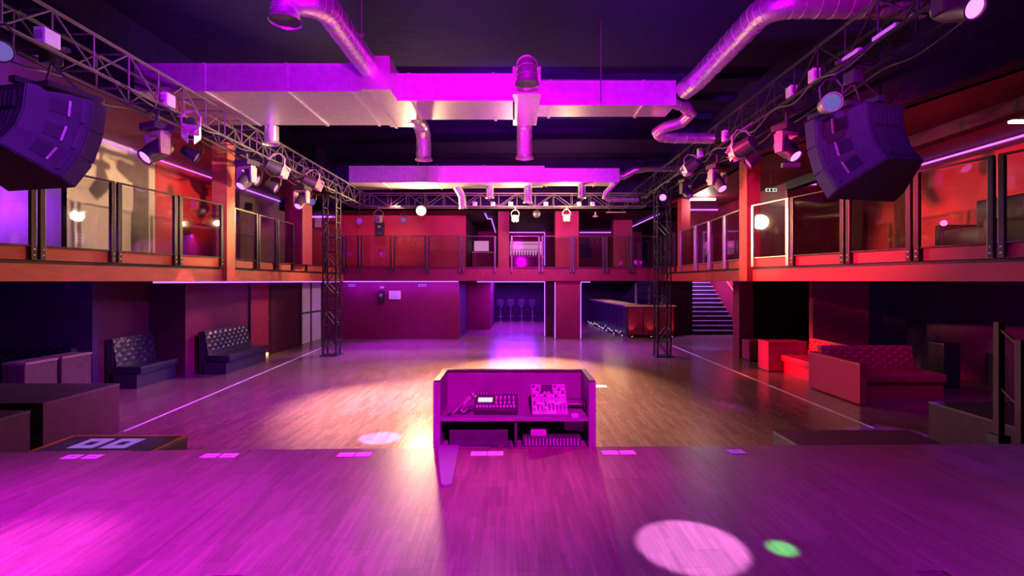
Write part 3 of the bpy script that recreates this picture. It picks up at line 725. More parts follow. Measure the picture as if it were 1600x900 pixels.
rect_duct('shorter end of the far duct by the bar side', 0.92, 3.2, 15.6, 16.3, 5.12, 5.52, (1.0, 2.5))
def spiral(label, pts, r, rim=None, grille=False):
    P_ = [Vector(p) for p in pts]; base = P_[0]
    t = thing('spiral_pipe', label, 'duct', base, 0, 'round ventilation pipes')
    fine = []
    for i in range(len(P_)-1):
        n = max(2, int((P_[i+1]-P_[i]).length/0.09))
        for k in range(n): fine.append(P_[i].lerp(P_[i+1], k/n)-base)
    fine.append(P_[-1]-base)
    MB().sweep(fine, r, 18).done('pipe', 'spiral', t, True)
    L = 0.0
    for i in range(1, len(fine)-1):
        if i % 2: continue
        d = (fine[i+1]-fine[i-1]).normalized()
        MB().tube(fine[i]-d*0.006, fine[i]+d*0.006, r+0.006, 18).done('seam_ring', 'spiral', t, True)
    if rim:
        d = (fine[-1]-fine[-2]).normalized()
        rm = MB().sweep([fine[-1]-d*0.02, fine[-1]+d*0.03], [r+0.012, r+0.03], 18, False).done('outlet_rim', 'spiral', t, True)
        if grille:
            MB().tube(fine[-1]+d*0.004, fine[-1]+d*0.012, r*0.99, 18).done('outlet_mesh', 'black', t)
    return t
def arc(c, a, b, r, n=7):
    """quarter bend from direction a to b about corner c"""
    c = Vector(c); a = Vector(a).normalized(); b = Vector(b).normalized()
    o = c - a*r + b*r
    return [o + (-b*math.cos(k/n*PI/2) + a*math.sin(k/n*PI/2))*r for k in range(n+1)]
spiral('spiral pipe bending down to a round outlet above the stage', [(-2.25, 8.06, 5.40)] + arc((-2.32, 6.15, 5.46), (0, -1, 0), (-1, 0, 0), 0.28) + arc((-2.75, 6.15, 5.46), (-1, 0, 0), (0, 0, -1), 0.12) + [(-2.75, 6.15, 5.24)], 0.165, True, True)
spiral('short pipe elbow on the square junction opening downward', [(0.19, 8.22, 5.34)] + arc((0.19, 7.85, 5.42), (0, -1, 0.0), (0, 0, -1), 0.2)[0:0] + [(0.19, 8.05, 5.42)] + [(0.19, 7.92, 5.42), (0.19, 7.83, 5.38), (0.19, 7.78, 5.30), (0.19, 7.76, 5.20), (0.19, 7.76, 5.10)], 0.16, True, True)
spiral('pipe elbow dropping behind the duct boot', [(-1.98, 9.7, 5.24), (-1.90, 10.05, 5.24), (-1.88, 10.35, 5.20), (-1.87, 10.5, 5.08), (-1.87, 10.55, 4.92), (-1.87, 10.55, 4.62)], 0.15, True)
spiral('pipe elbow dropping behind the square junction', [(0.2, 9.85, 5.28), (0.2, 10.1, 5.26), (0.2, 10.22, 5.16), (0.2, 10.25, 5.0), (0.2, 10.25, 4.58)], 0.155, True)
spiral('long spiral pipe slanting up over the sofa side truss', [(2.9, 8.75, 5.36), (3.0, 8.4, 5.40), (3.08, 6.9, 5.46)] + arc((3.1, 6.25, 5.48), (0, -1, 0), (1, 0, 0), 0.3) + [(5.0, 6.25, 5.48)], 0.165)
spiral('coiled flexible hose at the end of the narrow duct', [(2.7, 9.0, 5.26), (3.0, 9.1, 5.22), (3.2, 9.3, 5.14), (3.1, 9.5, 5.04), (2.8, 9.55, 4.96), (2.68, 9.65, 4.90), (2.8, 9.8, 4.86), (3.1, 9.85, 4.85), (3.84, 9.9, 4.86)], 0.10)
spiral('bent pipe stub under the far duct beside the warm flood', [(-1.85, 16.3, 5.1), (-1.75, 16.35, 4.95), (-1.68, 16.4, 4.8), (-1.66, 16.4, 4.45)], 0.12, True)
spiral('straight pipe stub under the far duct in the middle', [(-0.78, 16.2, 5.1), (-0.78, 16.2, 4.75)], 0.12, True)
spiral('pipe stub under the far duct beneath the square junction', [(0.42, 16.2, 5.1), (0.42, 16.2, 4.6)], 0.13, True)
spiral('pipe stub under the end of the far duct', [(2.1, 16.0, 5.12), (2.1, 16.0, 4.72)], 0.12, True)
spiral('curved hose at the end of the far duct', [(3.1, 15.9, 5.32), (3.4, 15.9, 5.36), (3.7, 15.8, 5.52), (4.1, 15.75, 5.58), (5.2, 15.75, 5.58)], 0.12)
spiral('hooked hose under the far duct near the bar side', [(3.1, 15.9, 5.12), (2.85, 15.95, 4.85), (2.8, 16.0, 4.72), (3.0, 16.05, 4.66), (3.9, 16.1, 4.66)], 0.08)
spiral('pipe stub hanging by the bench side truss', [(-4.72, 9.95, 5.1), (-4.72, 9.95, 4.78)], 0.13, True)
for lab, x, y, zb in (('thin hanging rod above the duct boot', -2.15, 7.2, 5.55), ('thin hanging rod on the narrow duct', 1.46, 8.66, 5.08), ('thin hanging rod on the far duct over the warm flood', -2.9, 15.4, 5.5)):
    t = thing('hanger_rod', lab, 'rod', (x, y, zb), 0, 'duct hanger rods')
    MB().tube((0, 0, 0), (0, 0, 6.5-zb), 0.009, 6).done('rod', 'steel', t)
    MB().box(-0.03, 0.03, -0.02, 0.02, -0.01, 0.02).done('bracket', 'steel', t)
t = thing('smoke_detector', 'small pale round smoke detector on the dark ceiling', 'detector', (-0.42, 12.0, 6.5))
MB().lathe([(0.06, 0.0), (0.06, -0.03), (0.035, -0.06), (0.001, -0.062)], 14).done('housing', 'white', t, True)
# ceiling joists
for k, y in enumerate((10.9, 12.2, 13.5, 14.8)):
    struct(f'trim_{10+k}', MB().box(-6.4, 5.2, y-0.05, y+0.05, 6.38, 6.5), 'ceil')

# ------------------------------------------------------------------ balcony railings
RT, RG0, RPB = 3.69, 2.60, 2.40
def rail_section(label, a, b, ow=0.045, first=True, last=True, pm_='post'):
    a = Vector((a[0], a[1], 0)); b = Vector((b[0], b[1], 0)); d = b-a; L = d.length
    t = thing('railing_panel', label, 'railing', (a.x, a.y, RPB), math.atan2(d.y, d.x), 'glass balcony railing panels')
    g = 0.025
    for s in (g+0.035, L-g-0.035):
        p = MB().box(s-0.035, s+0.035, -0.03, 0.03, 0.0, RT-RPB, bevel=0.006).done('post', pm_, t)
        for z in (0.06, 0.14): MB().tube((s, -0.036, z), (s, 0.036, z), 0.012, 8).done('bolt', 'steel', p)
    MB().box(g, L-g, -0.022, 0.022, RT-RPB, RT-RPB+0.03, bevel=0.005).done('top_rail', pm_, t)
    MB().box(g+0.07, L-g-0.07, -0.006, 0.006, RG0-RPB, RT-RPB-0.02).done('glass_pane', 'glass', t)
    MB().box(g+0.07, L-g-0.07, -0.012, 0.012, RG0-RPB-0.02, RG0-RPB).done('pane_clip', pm_, t)
    return t
def on(poly, Y, off):
    for a, b in zip(poly[:-1], poly[1:]):
        if a[1] <= Y <= b[1]:
            f = (Y-a[1])/(b[1]-a[1]); return (a[0]+(b[0]-a[0])*f+off, Y)
    return (poly[-1][0]+off, Y)
LO = 0.09
lys = [(5.75, 7.15, 'glass railing panel half hidden by the bench side loudspeakers'), (7.15, 8.35, 'glass railing panel before the beige upper wall with the vent'), (8.35, 9.62, 'glass railing panel before the orange lit upper wall, wider one'),
       (9.62, 10.84, 'glass railing panel against the orange balcony column'), (11.2, 12.4, 'glass railing panel just past the orange balcony column'), (12.4, 13.5, 'glass railing panel before the pale violet upper wall'),
       (13.5, 14.56, 'glass railing panel before the dark red upper column'), (15.3, 16.8, 'glass railing panel just past the dark red upper column'), (16.8, 18.3, 'glass railing panel at the back corner behind the lattice tower')]
for y0, y1, lab in lys: rail_section(lab, on(LF, y0, LO), on(LF, y1, LO))
rys = [(5.2, 6.56, 'glass railing panel cut by the picture edge beside the armchair'), (6.56, 7.6, 'glass railing panel before the dark armchair'), (7.6, 8.72, 'glass railing panel partly behind the sofa side loudspeakers'),
       (8.72, 9.92, 'glass railing panel between loudspeakers and the post paled as if warm lit'), (9.92, 10.98, 'glass railing panel against the red orange balcony column'), (11.4, 12.6, 'glass railing panel just past the red orange balcony column'),
       (12.6, 13.8, 'second glass railing panel past the red orange balcony column'), (13.8, 14.95, 'third glass railing panel past the red orange balcony column'), (14.95, 16.45, 'fourth glass railing panel past the red orange balcony column'), (16.95, 18.3, 'glass railing panel at the stair side back corner')]
for y0, y1, lab in rys: rail_section(lab, on(RF, y0, -LO), on(RF, y1, -LO), pm_='steel' if 9.9 < y0 < 16 else 'post')  # paler metal on these posts paints in the warm light they catch
bxs = [-6.1, -5.54, -4.37, -3.13, -1.89, -0.64, -0.16, 0.94, 2.05, 3.24, 4.16, 5.3]
bl = ['narrow back railing panel behind the lattice tower', 'back railing panel before the wall with the black panel', 'back railing panel left of the warm flood', 'back railing panel under the warm flood', 'back railing panel before the dark balcony opening',
      None, 'back railing panel before the backlit balcony bar', 'back railing panel before the red balcony column', 'back railing panel before the dim picture', 'back railing panel before the far red pillar', 'back railing panel next to the bar side lattice tower']
for k, lab in enumerate(bl):
    if lab: rail_section(lab, (bxs[k], 18.36), (bxs[k+1], 18.36))

# ------------------------------------------------------------------ seating
def tufted(w_, h_, n_u, n_v, depth=0.045):
    """diamond-tufted pad in the XZ plane, facing -Y"""
    mb = MB(); NU, NV = n_u*6, n_v*6
    vs = []
    for j in range(NV+1):
        row = []
        for i in range(NU+1):
            a = i/NU*n_u; b = j/NV*n_v
            p = abs(math.sin(PI*(a+b)/1.0)); q = abs(math.sin(PI*(a-b)/1.0))
            hgt = depth*(min(p, q)**0.55)
            e = min(i, NU-i, 3)/3*min(j, NV-j, 3)/3
            row.append(mb.bm.verts.new((i/NU*w_-w_/2, -hgt*(0.4+0.6*e)-0.05, j/NV*h_)))
        vs.append(row)
    for j in range(NV):
        for i in range(NU): mb.bm.faces.new((vs[j][i], vs[j][i+1], vs[j+1][i+1], vs[j+1][i]))
    mb.box(-w_/2, w_/2, -0.05, 0.06, 0, h_)
    return mb
BTN = None
def bench(label, loc, rz, w_, m='leather', seat_h=0.43, back_h=0.98, depth=0.68, base=True, name='tufted_bench', group='tufted benches', cat='bench', nu=None):
    """faces -Y locally, back against +Y"""
    t = thing(name, label, cat, loc, rz, group)
    MB().box(-w_/2, w_/2, -depth+0.08, -0.06, 0.0, seat_h-0.16).done('plinth', 'black' if m == 'leather' else m, t)
    MB().box(-w_/2, w_/2, -depth, -0.10, seat_h-0.15, seat_h, bevel=0.035).done('seat', m, t, True)
    nu = nu or max(3, round(w_/0.21)); nv = 3; bh = back_h-seat_h
    mb = tufted(w_-0.02, bh, nu, nv)
    bk = mb.done('backrest', m, t, True, loc=(0, -0.14, seat_h-0.01), rot=(R(-8), 0, 0))
    global BTN
    if BTN is None:
        b = MB().ball((0, 0, 0), 0.014, 8); BTN = {}
    if m not in BTN:
        b = MB().ball((0, 0, 0), 0.014, 8, (1, .6, 1)); me = bpy.data.meshes.new('button'); b.bm.to_mesh(me); b.bm.free(); me.materials.append(M[m]); BTN[m] = me
    for j in range(2*nv+1):
        for i in range(2*nu+1):
            if (i+j) % 2 or i in (0, 2*nu) or j in (0, 2*nv): continue
            linked('button', BTN[m], bk, ((i/(2*nu)-0.5)*(w_-0.02), -0.056, j/(2*nv)*bh))
    MB().box(-w_/2-0.0, w_/2, -0.13, 0.0, 0.0, back_h-0.03).done('back_panel', 'black' if m == 'leather' else m, t)
    return t
bench('black diamond tufted bench with pale lit padding by the recessed wall', (-7.96, 10.55, 0), R(90), 1.15)
bench('black tufted bench standing against the dark red wall near the doors', (-7.10, 12.45, 0), R(91.5), 1.95)
bench('dark bench in the corner behind the two low panels', (-8.95, 9.66, 0), 0, 1.4, back_h=0.86)
def low_panel(label, y0, y1):
    t = thing('low_partition', label, 'partition', (-7.52, (y0+y1)/2, 0), 0, 'low partitions by the corner bench')
    h = (y1-y0)/2
    MB().box(-0.35, 0.0, -h, h, 0.02, 0.80, bevel=0.008).done('panel', 'deck', t)
    MB().box(-0.36, 0.015, -h, h, 0.80, 0.84, bevel=0.006).done('cap_strip', 'cap', t)
low_panel('low brown partition with a pale cap, nearer the stage', 7.86, 8.42)
low_panel('low brown partition with a pale cap, next to the tufted bench', 8.50, 9.1)
# red sofas
s1 = bench('red tufted sofa glowing in the red light', (6.92, 11.0, 0), R(-90), 1.5, 'rleather', 0.42, 0.80, 0.82, name='red_sofa', group='red sofas', cat='sofa')
t = thing('sofa_end_block', 'bright red upholstered end block at the far end of the glowing sofa', 'sofa', (6.3, 12.05, 0), 0, 'red sofas')
MB().prism([(-0.45, -0.25), (0.45, -0.25), (0.45, 0.25), (-0.45, 0.25)], 0.03, 0.66).done('padding', 'rleather', t)
MB().box(-0.44, 0.44, -0.24, 0.24, 0.0, 0.03).done('plinth', 'black', t)
MB().box(-0.46, 0.46, -0.26, 0.26, 0.66, 0.70, bevel=0.015).done('top_pad', 'rleather', t)
t = thing('upholstered_cube', 'red upholstered low block beside the purple column', 'seat', (6.55, 13.55, 0), 0, 'red sofas')
MB().box(-0.45, 0.35, -0.25, 0.2, 0.03, 0.55, bevel=0.03).done('padding', 'rleather', t)
MB().box(-0.42, 0.32, -0.22, 0.18, 0.0, 0.03).done('plinth', 'black', t)
s2 = bench('long dark red tufted sofa facing the stage', (6.82, 10.05, 0), 0, 1.75, 'rleather', 0.44, 0.86, 0.95, name='red_sofa', group='red sofas', cat='sofa')
t = thing('sofa_side_panel', 'large red upholstered side panel of the sofa facing the stage', 'panel', (5.86, 9.35, 0), 0, 'red sofas')
MB().box(-0.06, 0.06, -0.75, 0.75, 0.02, 0.70, bevel=0.012).done('padding', 'rleather', t)
MB().box(-0.065, 0.065, -0.755, 0.755, 0.70, 0.715).done('top_trim', 'rleather', t)
t = thing('cube_stool', 'dark upholstered block standing past the long red sofa', 'stool', (8.55, 10.2, 0))
MB().box(-0.17, 0.17, -0.2, 0.2, 0.03, 0.88, bevel=0.03).done('padding', 'leather', t)
MB().box(-0.16, 0.16, -0.19, 0.19, 0.0, 0.03).done('plinth', 'black', t)
# armchair on the balcony
t = thing('armchair', 'dark armchair on the upper balcony behind glass', 'armchair', (8.35, 9.0, SLAB1))
MB().box(-0.5, 0.45, -0.45, 0.45, 0.12, 0.45, bevel=0.05).done('seat', 'leather', t, True)
MB().box(0.15, 0.55, -0.45, 0.45, 0.45, 1.0, bevel=0.06).done('backrest', 'leather', t, True)
for y in (-0.5, 0.5): MB().box(-0.5, 0.5, y-0.08, y+0.08, 0.1, 0.56, bevel=0.03).done('armrest', 'leather', t, True)
for x in (-0.42, 0.42):
    for y in (-0.42, 0.42): MB().tube((x, y, 0), (x, y, 0.12), 0.025, 8).done('leg', 'black', t)
t = thing('glow_ball_stand', 'made up pink glowing ball on a thin stand beside the dark armchair', 'lamp', (7.75, 9.3, SLAB1))  # stand and ball made up for a pink glint in the railing glass
MB().lathe([(0.10, 0.0), (0.10, 0.02), (0.02, 0.03)], 12).done('base', 'black', t, True)
MB().tube((0, 0, 0.02), (0.04, 0, 0.52), 0.012, 8).done('stem', 'black', t)
MB().ball((0.045, 0, 0.57), 0.055, 12).done('glow_ball', 'lens_pink', t, True)

# ------------------------------------------------------------------ risers and steps by the stage
def riser(label, x0, x1, y0, y1, h, trim=None, top='lino', side='deck', name='stage_riser'):
    t = thing(name, label, 'riser', ((x0+x1)/2, (y0+y1)/2, 0), 0, 'low stage risers')
    hx, hy = (x1-x0)/2, (y1-y0)/2
    MB().box(-hx, hx, -hy, hy, 0.0, h-0.03).done('body', side, t)
    MB().box(-hx-0.005, hx+0.005, -hy-0.005, hy+0.005, h-0.03, h, bevel=0.004).done('deck_board', top, t)
    if trim:
        for (a, b, c, d) in ((-hx, -hx+0.03, -hy, hy), (hx-0.03, hx, -hy, hy), (-hx+0.03, hx-0.03, hy-0.03, hy)):
            MB().box(a, b, c, d, h, h+0.006).done('edge_strip', trim, t)
    return t
riser('large brown stage riser beside the two low partitions', -8.6, -5.48, 5.95, 7.1, 0.68)
riser('lower dark stage riser cut by the picture edge', -7.6, -5.32, 4.6, 5.62, 0.68)
riser('low step box with orange edge strips in front of the stage', -4.27, -3.17, 3.85, 4.96, 0.60, 'edge', name='stage_step')
riser('dark low step box in front of the stage on the sofa side', 2.6, 3.95, 4.0, 5.15, 0.60, None, name='stage_step')
riser('dark riser beside the handrail posts', 5.5, 8.2, 5.3, 6.8, 0.50)
t = thing('handrail', 'dark metal handrail with two square posts by the sofa side riser', 'handrail', (4.73, 5.0, 0))
MB().box(-0.03, 0.03, -0.03, 0.03, 0.0, 1.70, bevel=0.004).done('post', 'deck', t)
MB().box(-0.21, -0.14, -0.43, -0.37, 0.0, 1.57, bevel=0.004).done('post', 'deck', t)
MB().tube((0.0, -0.03, 1.62), (-0.17, -0.40, 1.50), 0.015, 8).done('rail', 'deck', t)
MB().tube((0.0, -0.03, 1.05), (-0.17, -0.40, 0.95), 0.012, 8).done('rail', 'deck', t)
MB().box(-0.06, 0.06, -0.06, 0.06, 0.50, 0.60).done('socket', 'black', t)
# thin pale rectangles with dark marks on the orange edged step, white markers on the stage edge, strip on the floor
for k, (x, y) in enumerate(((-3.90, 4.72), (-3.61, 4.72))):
    t = thing('pale_rectangle', ('thin pale rectangle on the orange edged step, outer one', 'thin pale rectangle on the orange edged step, inner one')[k], 'paper', (x, y, 0.601), 0, 'pale rectangles on the orange edged step')
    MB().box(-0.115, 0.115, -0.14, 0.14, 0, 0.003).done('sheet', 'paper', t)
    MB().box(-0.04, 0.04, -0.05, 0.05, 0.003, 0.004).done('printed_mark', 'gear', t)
mk = [113, 145, 329, 358, 541, 568, 748, 774, 953, 980, 1150]
od = ['first', 'second', 'third', 'fourth', 'fifth', 'sixth', 'seventh', 'eighth', 'ninth', 'tenth', 'eleventh']
for k, u in enumerate(mk):
    y = 3.56 + (0.023*(u-804)/800*3.6)
    t = thing('marker_card', f'white card on the stage edge, {od[k]} in line counted from the orange edged step', 'card', ((u-804)/800*y, y, 0.9005), SA, 'white cards along the stage edge')
    MB().box(-0.055, 0.055, -0.04, 0.04, 0, 0.003, bevel=0.001).done('card', 'paper', t)
    MB().box(-0.03, 0.03, -0.006, 0.006, 0.003, 0.0035).done('printed_mark', 'gearl', t)
o = MB().box(-0.15, 0.13, -0.10, 0.10, 0.0, 0.004).done('floor_strip', 'paper', None, loc=(1.70, 10.2, 0.0))
tag(o, 'short white strip lying on the dance floor behind the booth', 'strip')
# unidentified tapered shape at the booth's foot, built as a thin plate
o = MB().prism([(-0.56, 3.70), (-0.40, 3.70), (-0.368, 3.0), (-0.405, 2.97), (-0.43, 3.0)], 0.901, 0.915).done('tapered_shape', 'booth', None)
tag(o, 'narrow tapered flat shape on the stage at the booth corner', 'plate')

# ------------------------------------------------------------------ DJ booth
t = thing('dj_booth', 'open backed DJ booth standing against the stage front', 'booth', (0, 3.76, 0))
bw, bd, bz = 0.57, 0.47, 1.36
for s in (-1, 1):
    p = MB().box(s*bw-0.02, s*bw+0.02, 0, bd, 0.0, bz, bevel=0.004).done('side_panel', 'booth', t)
    MB().box(s*bw-0.026, s*bw+0.026, -0.012, 0.0, 0.0, bz).done('edge_profile', 'booth', p)
    MB().box(s*bw-0.022, s*bw+0.022, -0.012, bd+0.01, bz, bz+0.012).done('top_edge', 'gear', p)
MB().box(-bw+0.02, bw-0.02, bd-0.02, bd, 0.0, bz).done('front_panel', 'booth', t)
MB().box(-bw, bw, bd-0.035, bd+0.01, bz, bz+0.014).done('top_edge', 'gear', t)
MB().box(-bw+0.02, bw-0.02, 0.01, bd-0.02, 1.065, 1.09, bevel=0.003).done('shelf', 'booth', t)
MB().box(-bw+0.02, bw-0.02, 0.0, bd-0.02, 0.84, 0.86).done('lower_shelf', 'booth', t)
MB().box(0.0, 0.02, 0.03, bd-0.02, 0.86, 1.065).done('divider', 'gear', t)
BX, BYY = 0.0, 3.76
# lighting desk with lit screen
t = thing('lighting_desk', 'grey lighting desk with a glowing screen on the booth shelf', 'console', (-0.14, BYY+0.20, 1.09))
rt = (R(24), 0, 0)
bd_ = MB().box(-0.165, 0.165, -0.11, 0.11, 0.0, 0.045, bevel=0.006).done('body', 'gear', t, loc=(0, 0, 0.05), rot=rt)
MB().box(-0.16, 0.16, -0.09, 0.09, -0.05, 0.0).done('foot', 'gear', t, loc=(0, 0.0, 0.05))
MB().box(-0.14, -0.03, -0.02, 0.03, 0.045, 0.049).done('screen', 'screen', bd_)
for i in range(12):
    MB().box(-0.15+i*0.0255, -0.137+i*0.0255, -0.085, -0.07, 0.045, 0.054).done('button', 'white', bd_)
for i in range(5):
    for j in range(3): MB().tube((0.0+i*0.033, -0.04+j*0.035, 0.045), (0.0+i*0.033, -0.04+j*0.035, 0.06), 0.008, 8).done('knob', 'white' if j != 1 else 'gearl', bd_)
for i in range(14):
    MB().box(-0.15+i*0.0225, -0.14+i*0.0225, 0.075, 0.095, 0.045, 0.052).done('button', 'gearl', bd_)
# mixer
t = thing('audio_mixer', 'pale audio mixer with rows of knobs tilted up on the booth shelf', 'mixer', (0.265, BYY+0.19, 1.09))
mb_ = MB().box(-0.135, 0.135, -0.16, 0.16, 0.0, 0.04, bevel=0.005).done('body', 'gearl', t, loc=(0, 0, 0.075), rot=(R(32), 0, 0))
MB().box(-0.12, 0.12, -0.10, 0.11, 0.0, 0.06).done('foot', 'gear', t)
for i in range(9):
    for j in range(4):
        MB().tube((-0.115+i*0.028, 0.02+j*0.034, 0.04), (-0.115+i*0.028, 0.02+j*0.034, 0.056), 0.008, 8).done('knob', 'white' if (i+j) % 3 else 'gear', mb_)
    MB().box(-0.118+i*0.028, -0.110+i*0.028, -0.12, -0.03, 0.04, 0.042).done('fader_slot', 'gear', mb_)
    yy = random.uniform(-0.11, -0.04)
    MB().box(-0.122+i*0.028, -0.106+i*0.028, yy-0.008, yy+0.008, 0.042, 0.056).done('fader', 'white', mb_)
MB().box(-0.06, 0.03, 0.06, 0.13, 0.058, 0.06).done('display', 'gear', mb_)
t = thing('headphones', 'black headphones lying on the booth shelf next to the mixer', 'headphones', (0.46, BYY+0.22, 1.09))
hb = [(0.09*math.cos(a), 0.02, 0.02+0.03*math.sin(a)+0.02) for a in [PI*k/10 for k in range(11)]]
MB().sweep(hb, 0.012, 8).done('headband', 'gear', t, True)
for s in (-1, 1): MB().tube((s*0.09-0.015, 0, 0.04), (s*0.09+0.015, 0, 0.04), 0.04, 14).done('ear_cup', 'gear', t, True)
t = thing('round_dial', 'small pale round dial at the front of the booth shelf', 'dial', (0.45, BYY+0.06, 1.09))
MB().lathe([(0.03, 0), (0.03, 0.012), (0.02, 0.02), (0.001, 0.022)], 14).done('cap', 'white', t, True)
t = thing('mixer_case', 'slim black box with a pale edge on the booth shelf by the mixer', 'box', (0.47, BYY+0.36, 1.09))
MB().box(-0.07, 0.07, -0.05, 0.05, 0.0, 0.06, bevel=0.006).done('body', 'gear', t); MB().box(-0.065, 0.065, -0.056, -0.05, 0.03, 0.04).done('edge_strip', 'white', t)
t = thing('microphone', 'dark microphone leaning in the booth corner beside the desk', 'microphone', (-0.40, BYY+0.2, 1.09))
MB().tube((-0.02, 0, 0.03), (0.07, 0.0, 0.12), 0.018, 10, 0.022).done('handle', 'gearl', t, True); MB().ball((0.08, 0, 0.13), 0.03, 12).done('grille', 'steel', t, True)
for k in range(4):
    pts = [(-0.5+0.03*k, BYY+0.06+0.03*k, 1.098), (-0.44+0.02*k, BYY+0.14, 1.11+0.02*k), (-0.38-0.01*k, BYY+0.10+0.04*k, 1.10), (-0.33+0.01*k, BYY+0.2, 1.12), (-0.30, BYY+0.25+0.02*k, 1.10)]
    c = cable(('dark cable curled in the booth corner, frontmost', 'dark cable curled in the booth corner, second', 'dark cable curled in the booth corner, third', 'dark cable curled in the booth corner, rearmost')[k], pts, 0.007, 'gearl' if k % 2 else 'rubber')
    c['group'] = 'cables in the booth'
t = thing('amplifier', 'wide dark amplifier in the lower booth bay under the desk', 'amplifier', (-0.27, BYY+0.25, 0.86))
MB().box(-0.22, 0.22, -0.17, 0.17, 0.0, 0.12, bevel=0.005).done('body', 'gear', t); MB().box(-0.21, 0.21, -0.178, -0.17, 0.01, 0.11).done('front_plate', 'gear', t)
t = thing('small_case', 'small pale case in the lower booth bay in front of the amplifier', 'case', (-0.10, BYY+0.045, 0.86))
MB().box(-0.07, 0.07, -0.025, 0.025, 0, 0.045, bevel=0.004).done('body', 'gear', t); MB().box(-0.02, 0.02, -0.03, -0.025, 0.01, 0.03).done('latch', 'steel', t)
t = thing('power_amp', 'ribbed dark unit in the lower booth bay under the mixer', 'amplifier', (0.28, BYY+0.2, 0.86))
pb = MB().box(-0.22, 0.22, -0.13, 0.13, 0, 0.07, bevel=0.004).done('body', 'gear', t)
for i in range(16): MB().box(-0.2+i*0.026, -0.19+i*0.026, -0.14, -0.128, 0.01, 0.06).done('rib', 'gearl', pb)
t = thing('small_box', 'small pinkish box on the ribbed unit in the booth', 'box', (0.18, BYY+0.14, 0.931))
MB().box(-0.06, 0.06, -0.05, 0.05, 0, 0.05, bevel=0.006).done('body', 'gearl', t); MB().box(-0.05, 0.05, -0.04, 0.04, 0.05, 0.054).done('lid', 'white', t)
t = thing('leaning_sheet', 'pale sheet leaning in the corner of the lower booth bay', 'sheet', (0.46, BYY+0.22, 0.935))
MB().box(-0.08, 0.08, -0.004, 0.004, 0.0, 0.125).done('sheet', 'paper', t, rot=(R(-18), R(10), R(12)))

# ------------------------------------------------------------------ back bar and stairs
t = thing('bar_counter', 'long bar with a pale top and dark padded front', 'bar counter', (5.0, 22.2, 0))
MB().prism([(-0.83, -3.3), (0.9, -3.3), (0.9, -2.7), (-0.25, -2.7), (-0.45, 3.4), (-1.15, 3.4)], 0.08, 1.15).done('body', 'maroon', t)
MB().prism([(-0.88, -3.36), (0.95, -3.36), (0.95, -2.62), (-0.18, -2.62), (-0.38, 3.45), (-1.22, 3.45)], 1.15, 1.20).done('counter_top', 'counter', t)
MB().prism([(-0.80, -3.27), (0.88, -3.27), (0.88, -2.75), (-0.28, -2.75), (-0.45, 3.38), (-1.12, 3.38)], 0, 0.08).done('plinth', 'black', t)
for k in range(9):
    y0 = -3.2+k*0.72; f = k/9
    x = -0.845-0.305*f
    MB().box(-0.012, 0.012, -0.34, 0.34, 0.12, 1.12, Matrix.Translation((x-0.02, y0+0.34, 0)) @ Matrix.Rotation(R(2.6), 4, 'Z'), bevel=0.008).done('front_panel', 'leather', t)
for k in range(3):
    MB().box(-0.8+k*0.57, -0.26+k*0.57, -3.325, -3.3, 0.12, 1.12, bevel=0.006).done('end_panel', 'red2', t)
t = thing('sparkle_dots', 'row of glowing white dots made up for the sparkle at the bar foot', 'sparkle dots', (4.05, 19.0, 0.0))  # glowing dots and thread invented to give the sparkle at the bar foot
cpts = []
for k in range(26):
    f = k/25; x = -0.02-0.33*f + random.uniform(-.02, .02); y = 0.0+6.4*f; z = 0.03+0.22*random.random()*(0.4+0.6*math.sin(k*1.3)**2)
    cpts.append((x-0.03, y, z))
    MB().ball((x-0.03, y, z), 0.022, 8).done('glow_ball', 'screen', t)
MB().sweep(cpts, 0.005, 5).done('dot_thread', 'rubber', t)
for k, (u, lab) in enumerate(((988, 'small warm uplight at the bar end, nearest the bar corner'), (1018, 'small warm uplight at the bar end, middle one'), (1050, 'small warm uplight at the bar end, behind the lattice tower'))):
    x = (u-804)/800*18.7
    t = thing('uplight', lab, 'lamp', (x, 18.72, 0), 0, 'uplights at the bar end')
    MB().lathe([(0.05, 0), (0.05, 0.06), (0.04, 0.07), (0.001, 0.07)], 12).done('housing', 'fix', t, True)
    MB().lathe([(0.035, 0.071), (0.001, 0.074)], 12).done('lens', 'up', t)
    lamp('SPOT', (x, 18.72, 0.10), (1, .45, .2), 14, (x, 18.86, 1.0), 70, 0.8, 0.02)
t = thing('back_shelf', 'dark shelf rack with bottles behind the bar end', 'shelf', (6.2, 23.6, 0))
for x in (-0.6, 0.0, 0.6): MB().box(x-0.02, x+0.02, -0.15, 0.15, 0, 2.0).done('upright', 'gearl', t)
for z in (1.2, 1.55, 1.9): MB().box(-0.6, 0.6, -0.15, 0.15, z, z+0.03).done('shelf_board', 'deck', t)
def bottle(label, loc, group):
    t = thing('bottle', label, 'bottle', loc, 0, group)
    MB().lathe([(0.035, 0), (0.037, 0.02), (0.037, 0.17), (0.014, 0.22), (0.013, 0.28)], 10).done('glass', 'bottle', t, True)
    MB().lathe([(0.015, 0.28), (0.015, 0.30), (0.001, 0.302)], 8).done('cap', 'white', t)
    return t
b0 = bottle('dark bottle on the balcony bar, first in the row', (-0.1, 26.2, 3.36), 'bottles on the balcony bar')
ordn = ('second', 'third', 'fourth', 'fifth', 'sixth', 'seventh', 'eighth', 'ninth', 'tenth', 'last')
for k in range(1, 11): copy_tree(b0, f'dark bottle on the balcony bar, {ordn[k-1]} in the row', (-0.1+k*0.14, 26.2, 3.36))
t = thing('back_bar', 'backlit pink bar cabinet on the upper back balcony', 'bar', (0.62, 26.2, SLAB1))
MB().box(-0.85, 0.85, -0.1, 0.25, 0.0, 0.75).done('cabinet', 'red', t)
MB().box(-0.9, 0.9, -0.16, 0.28, 0.75, 0.78).done('counter_top', 'white', t)
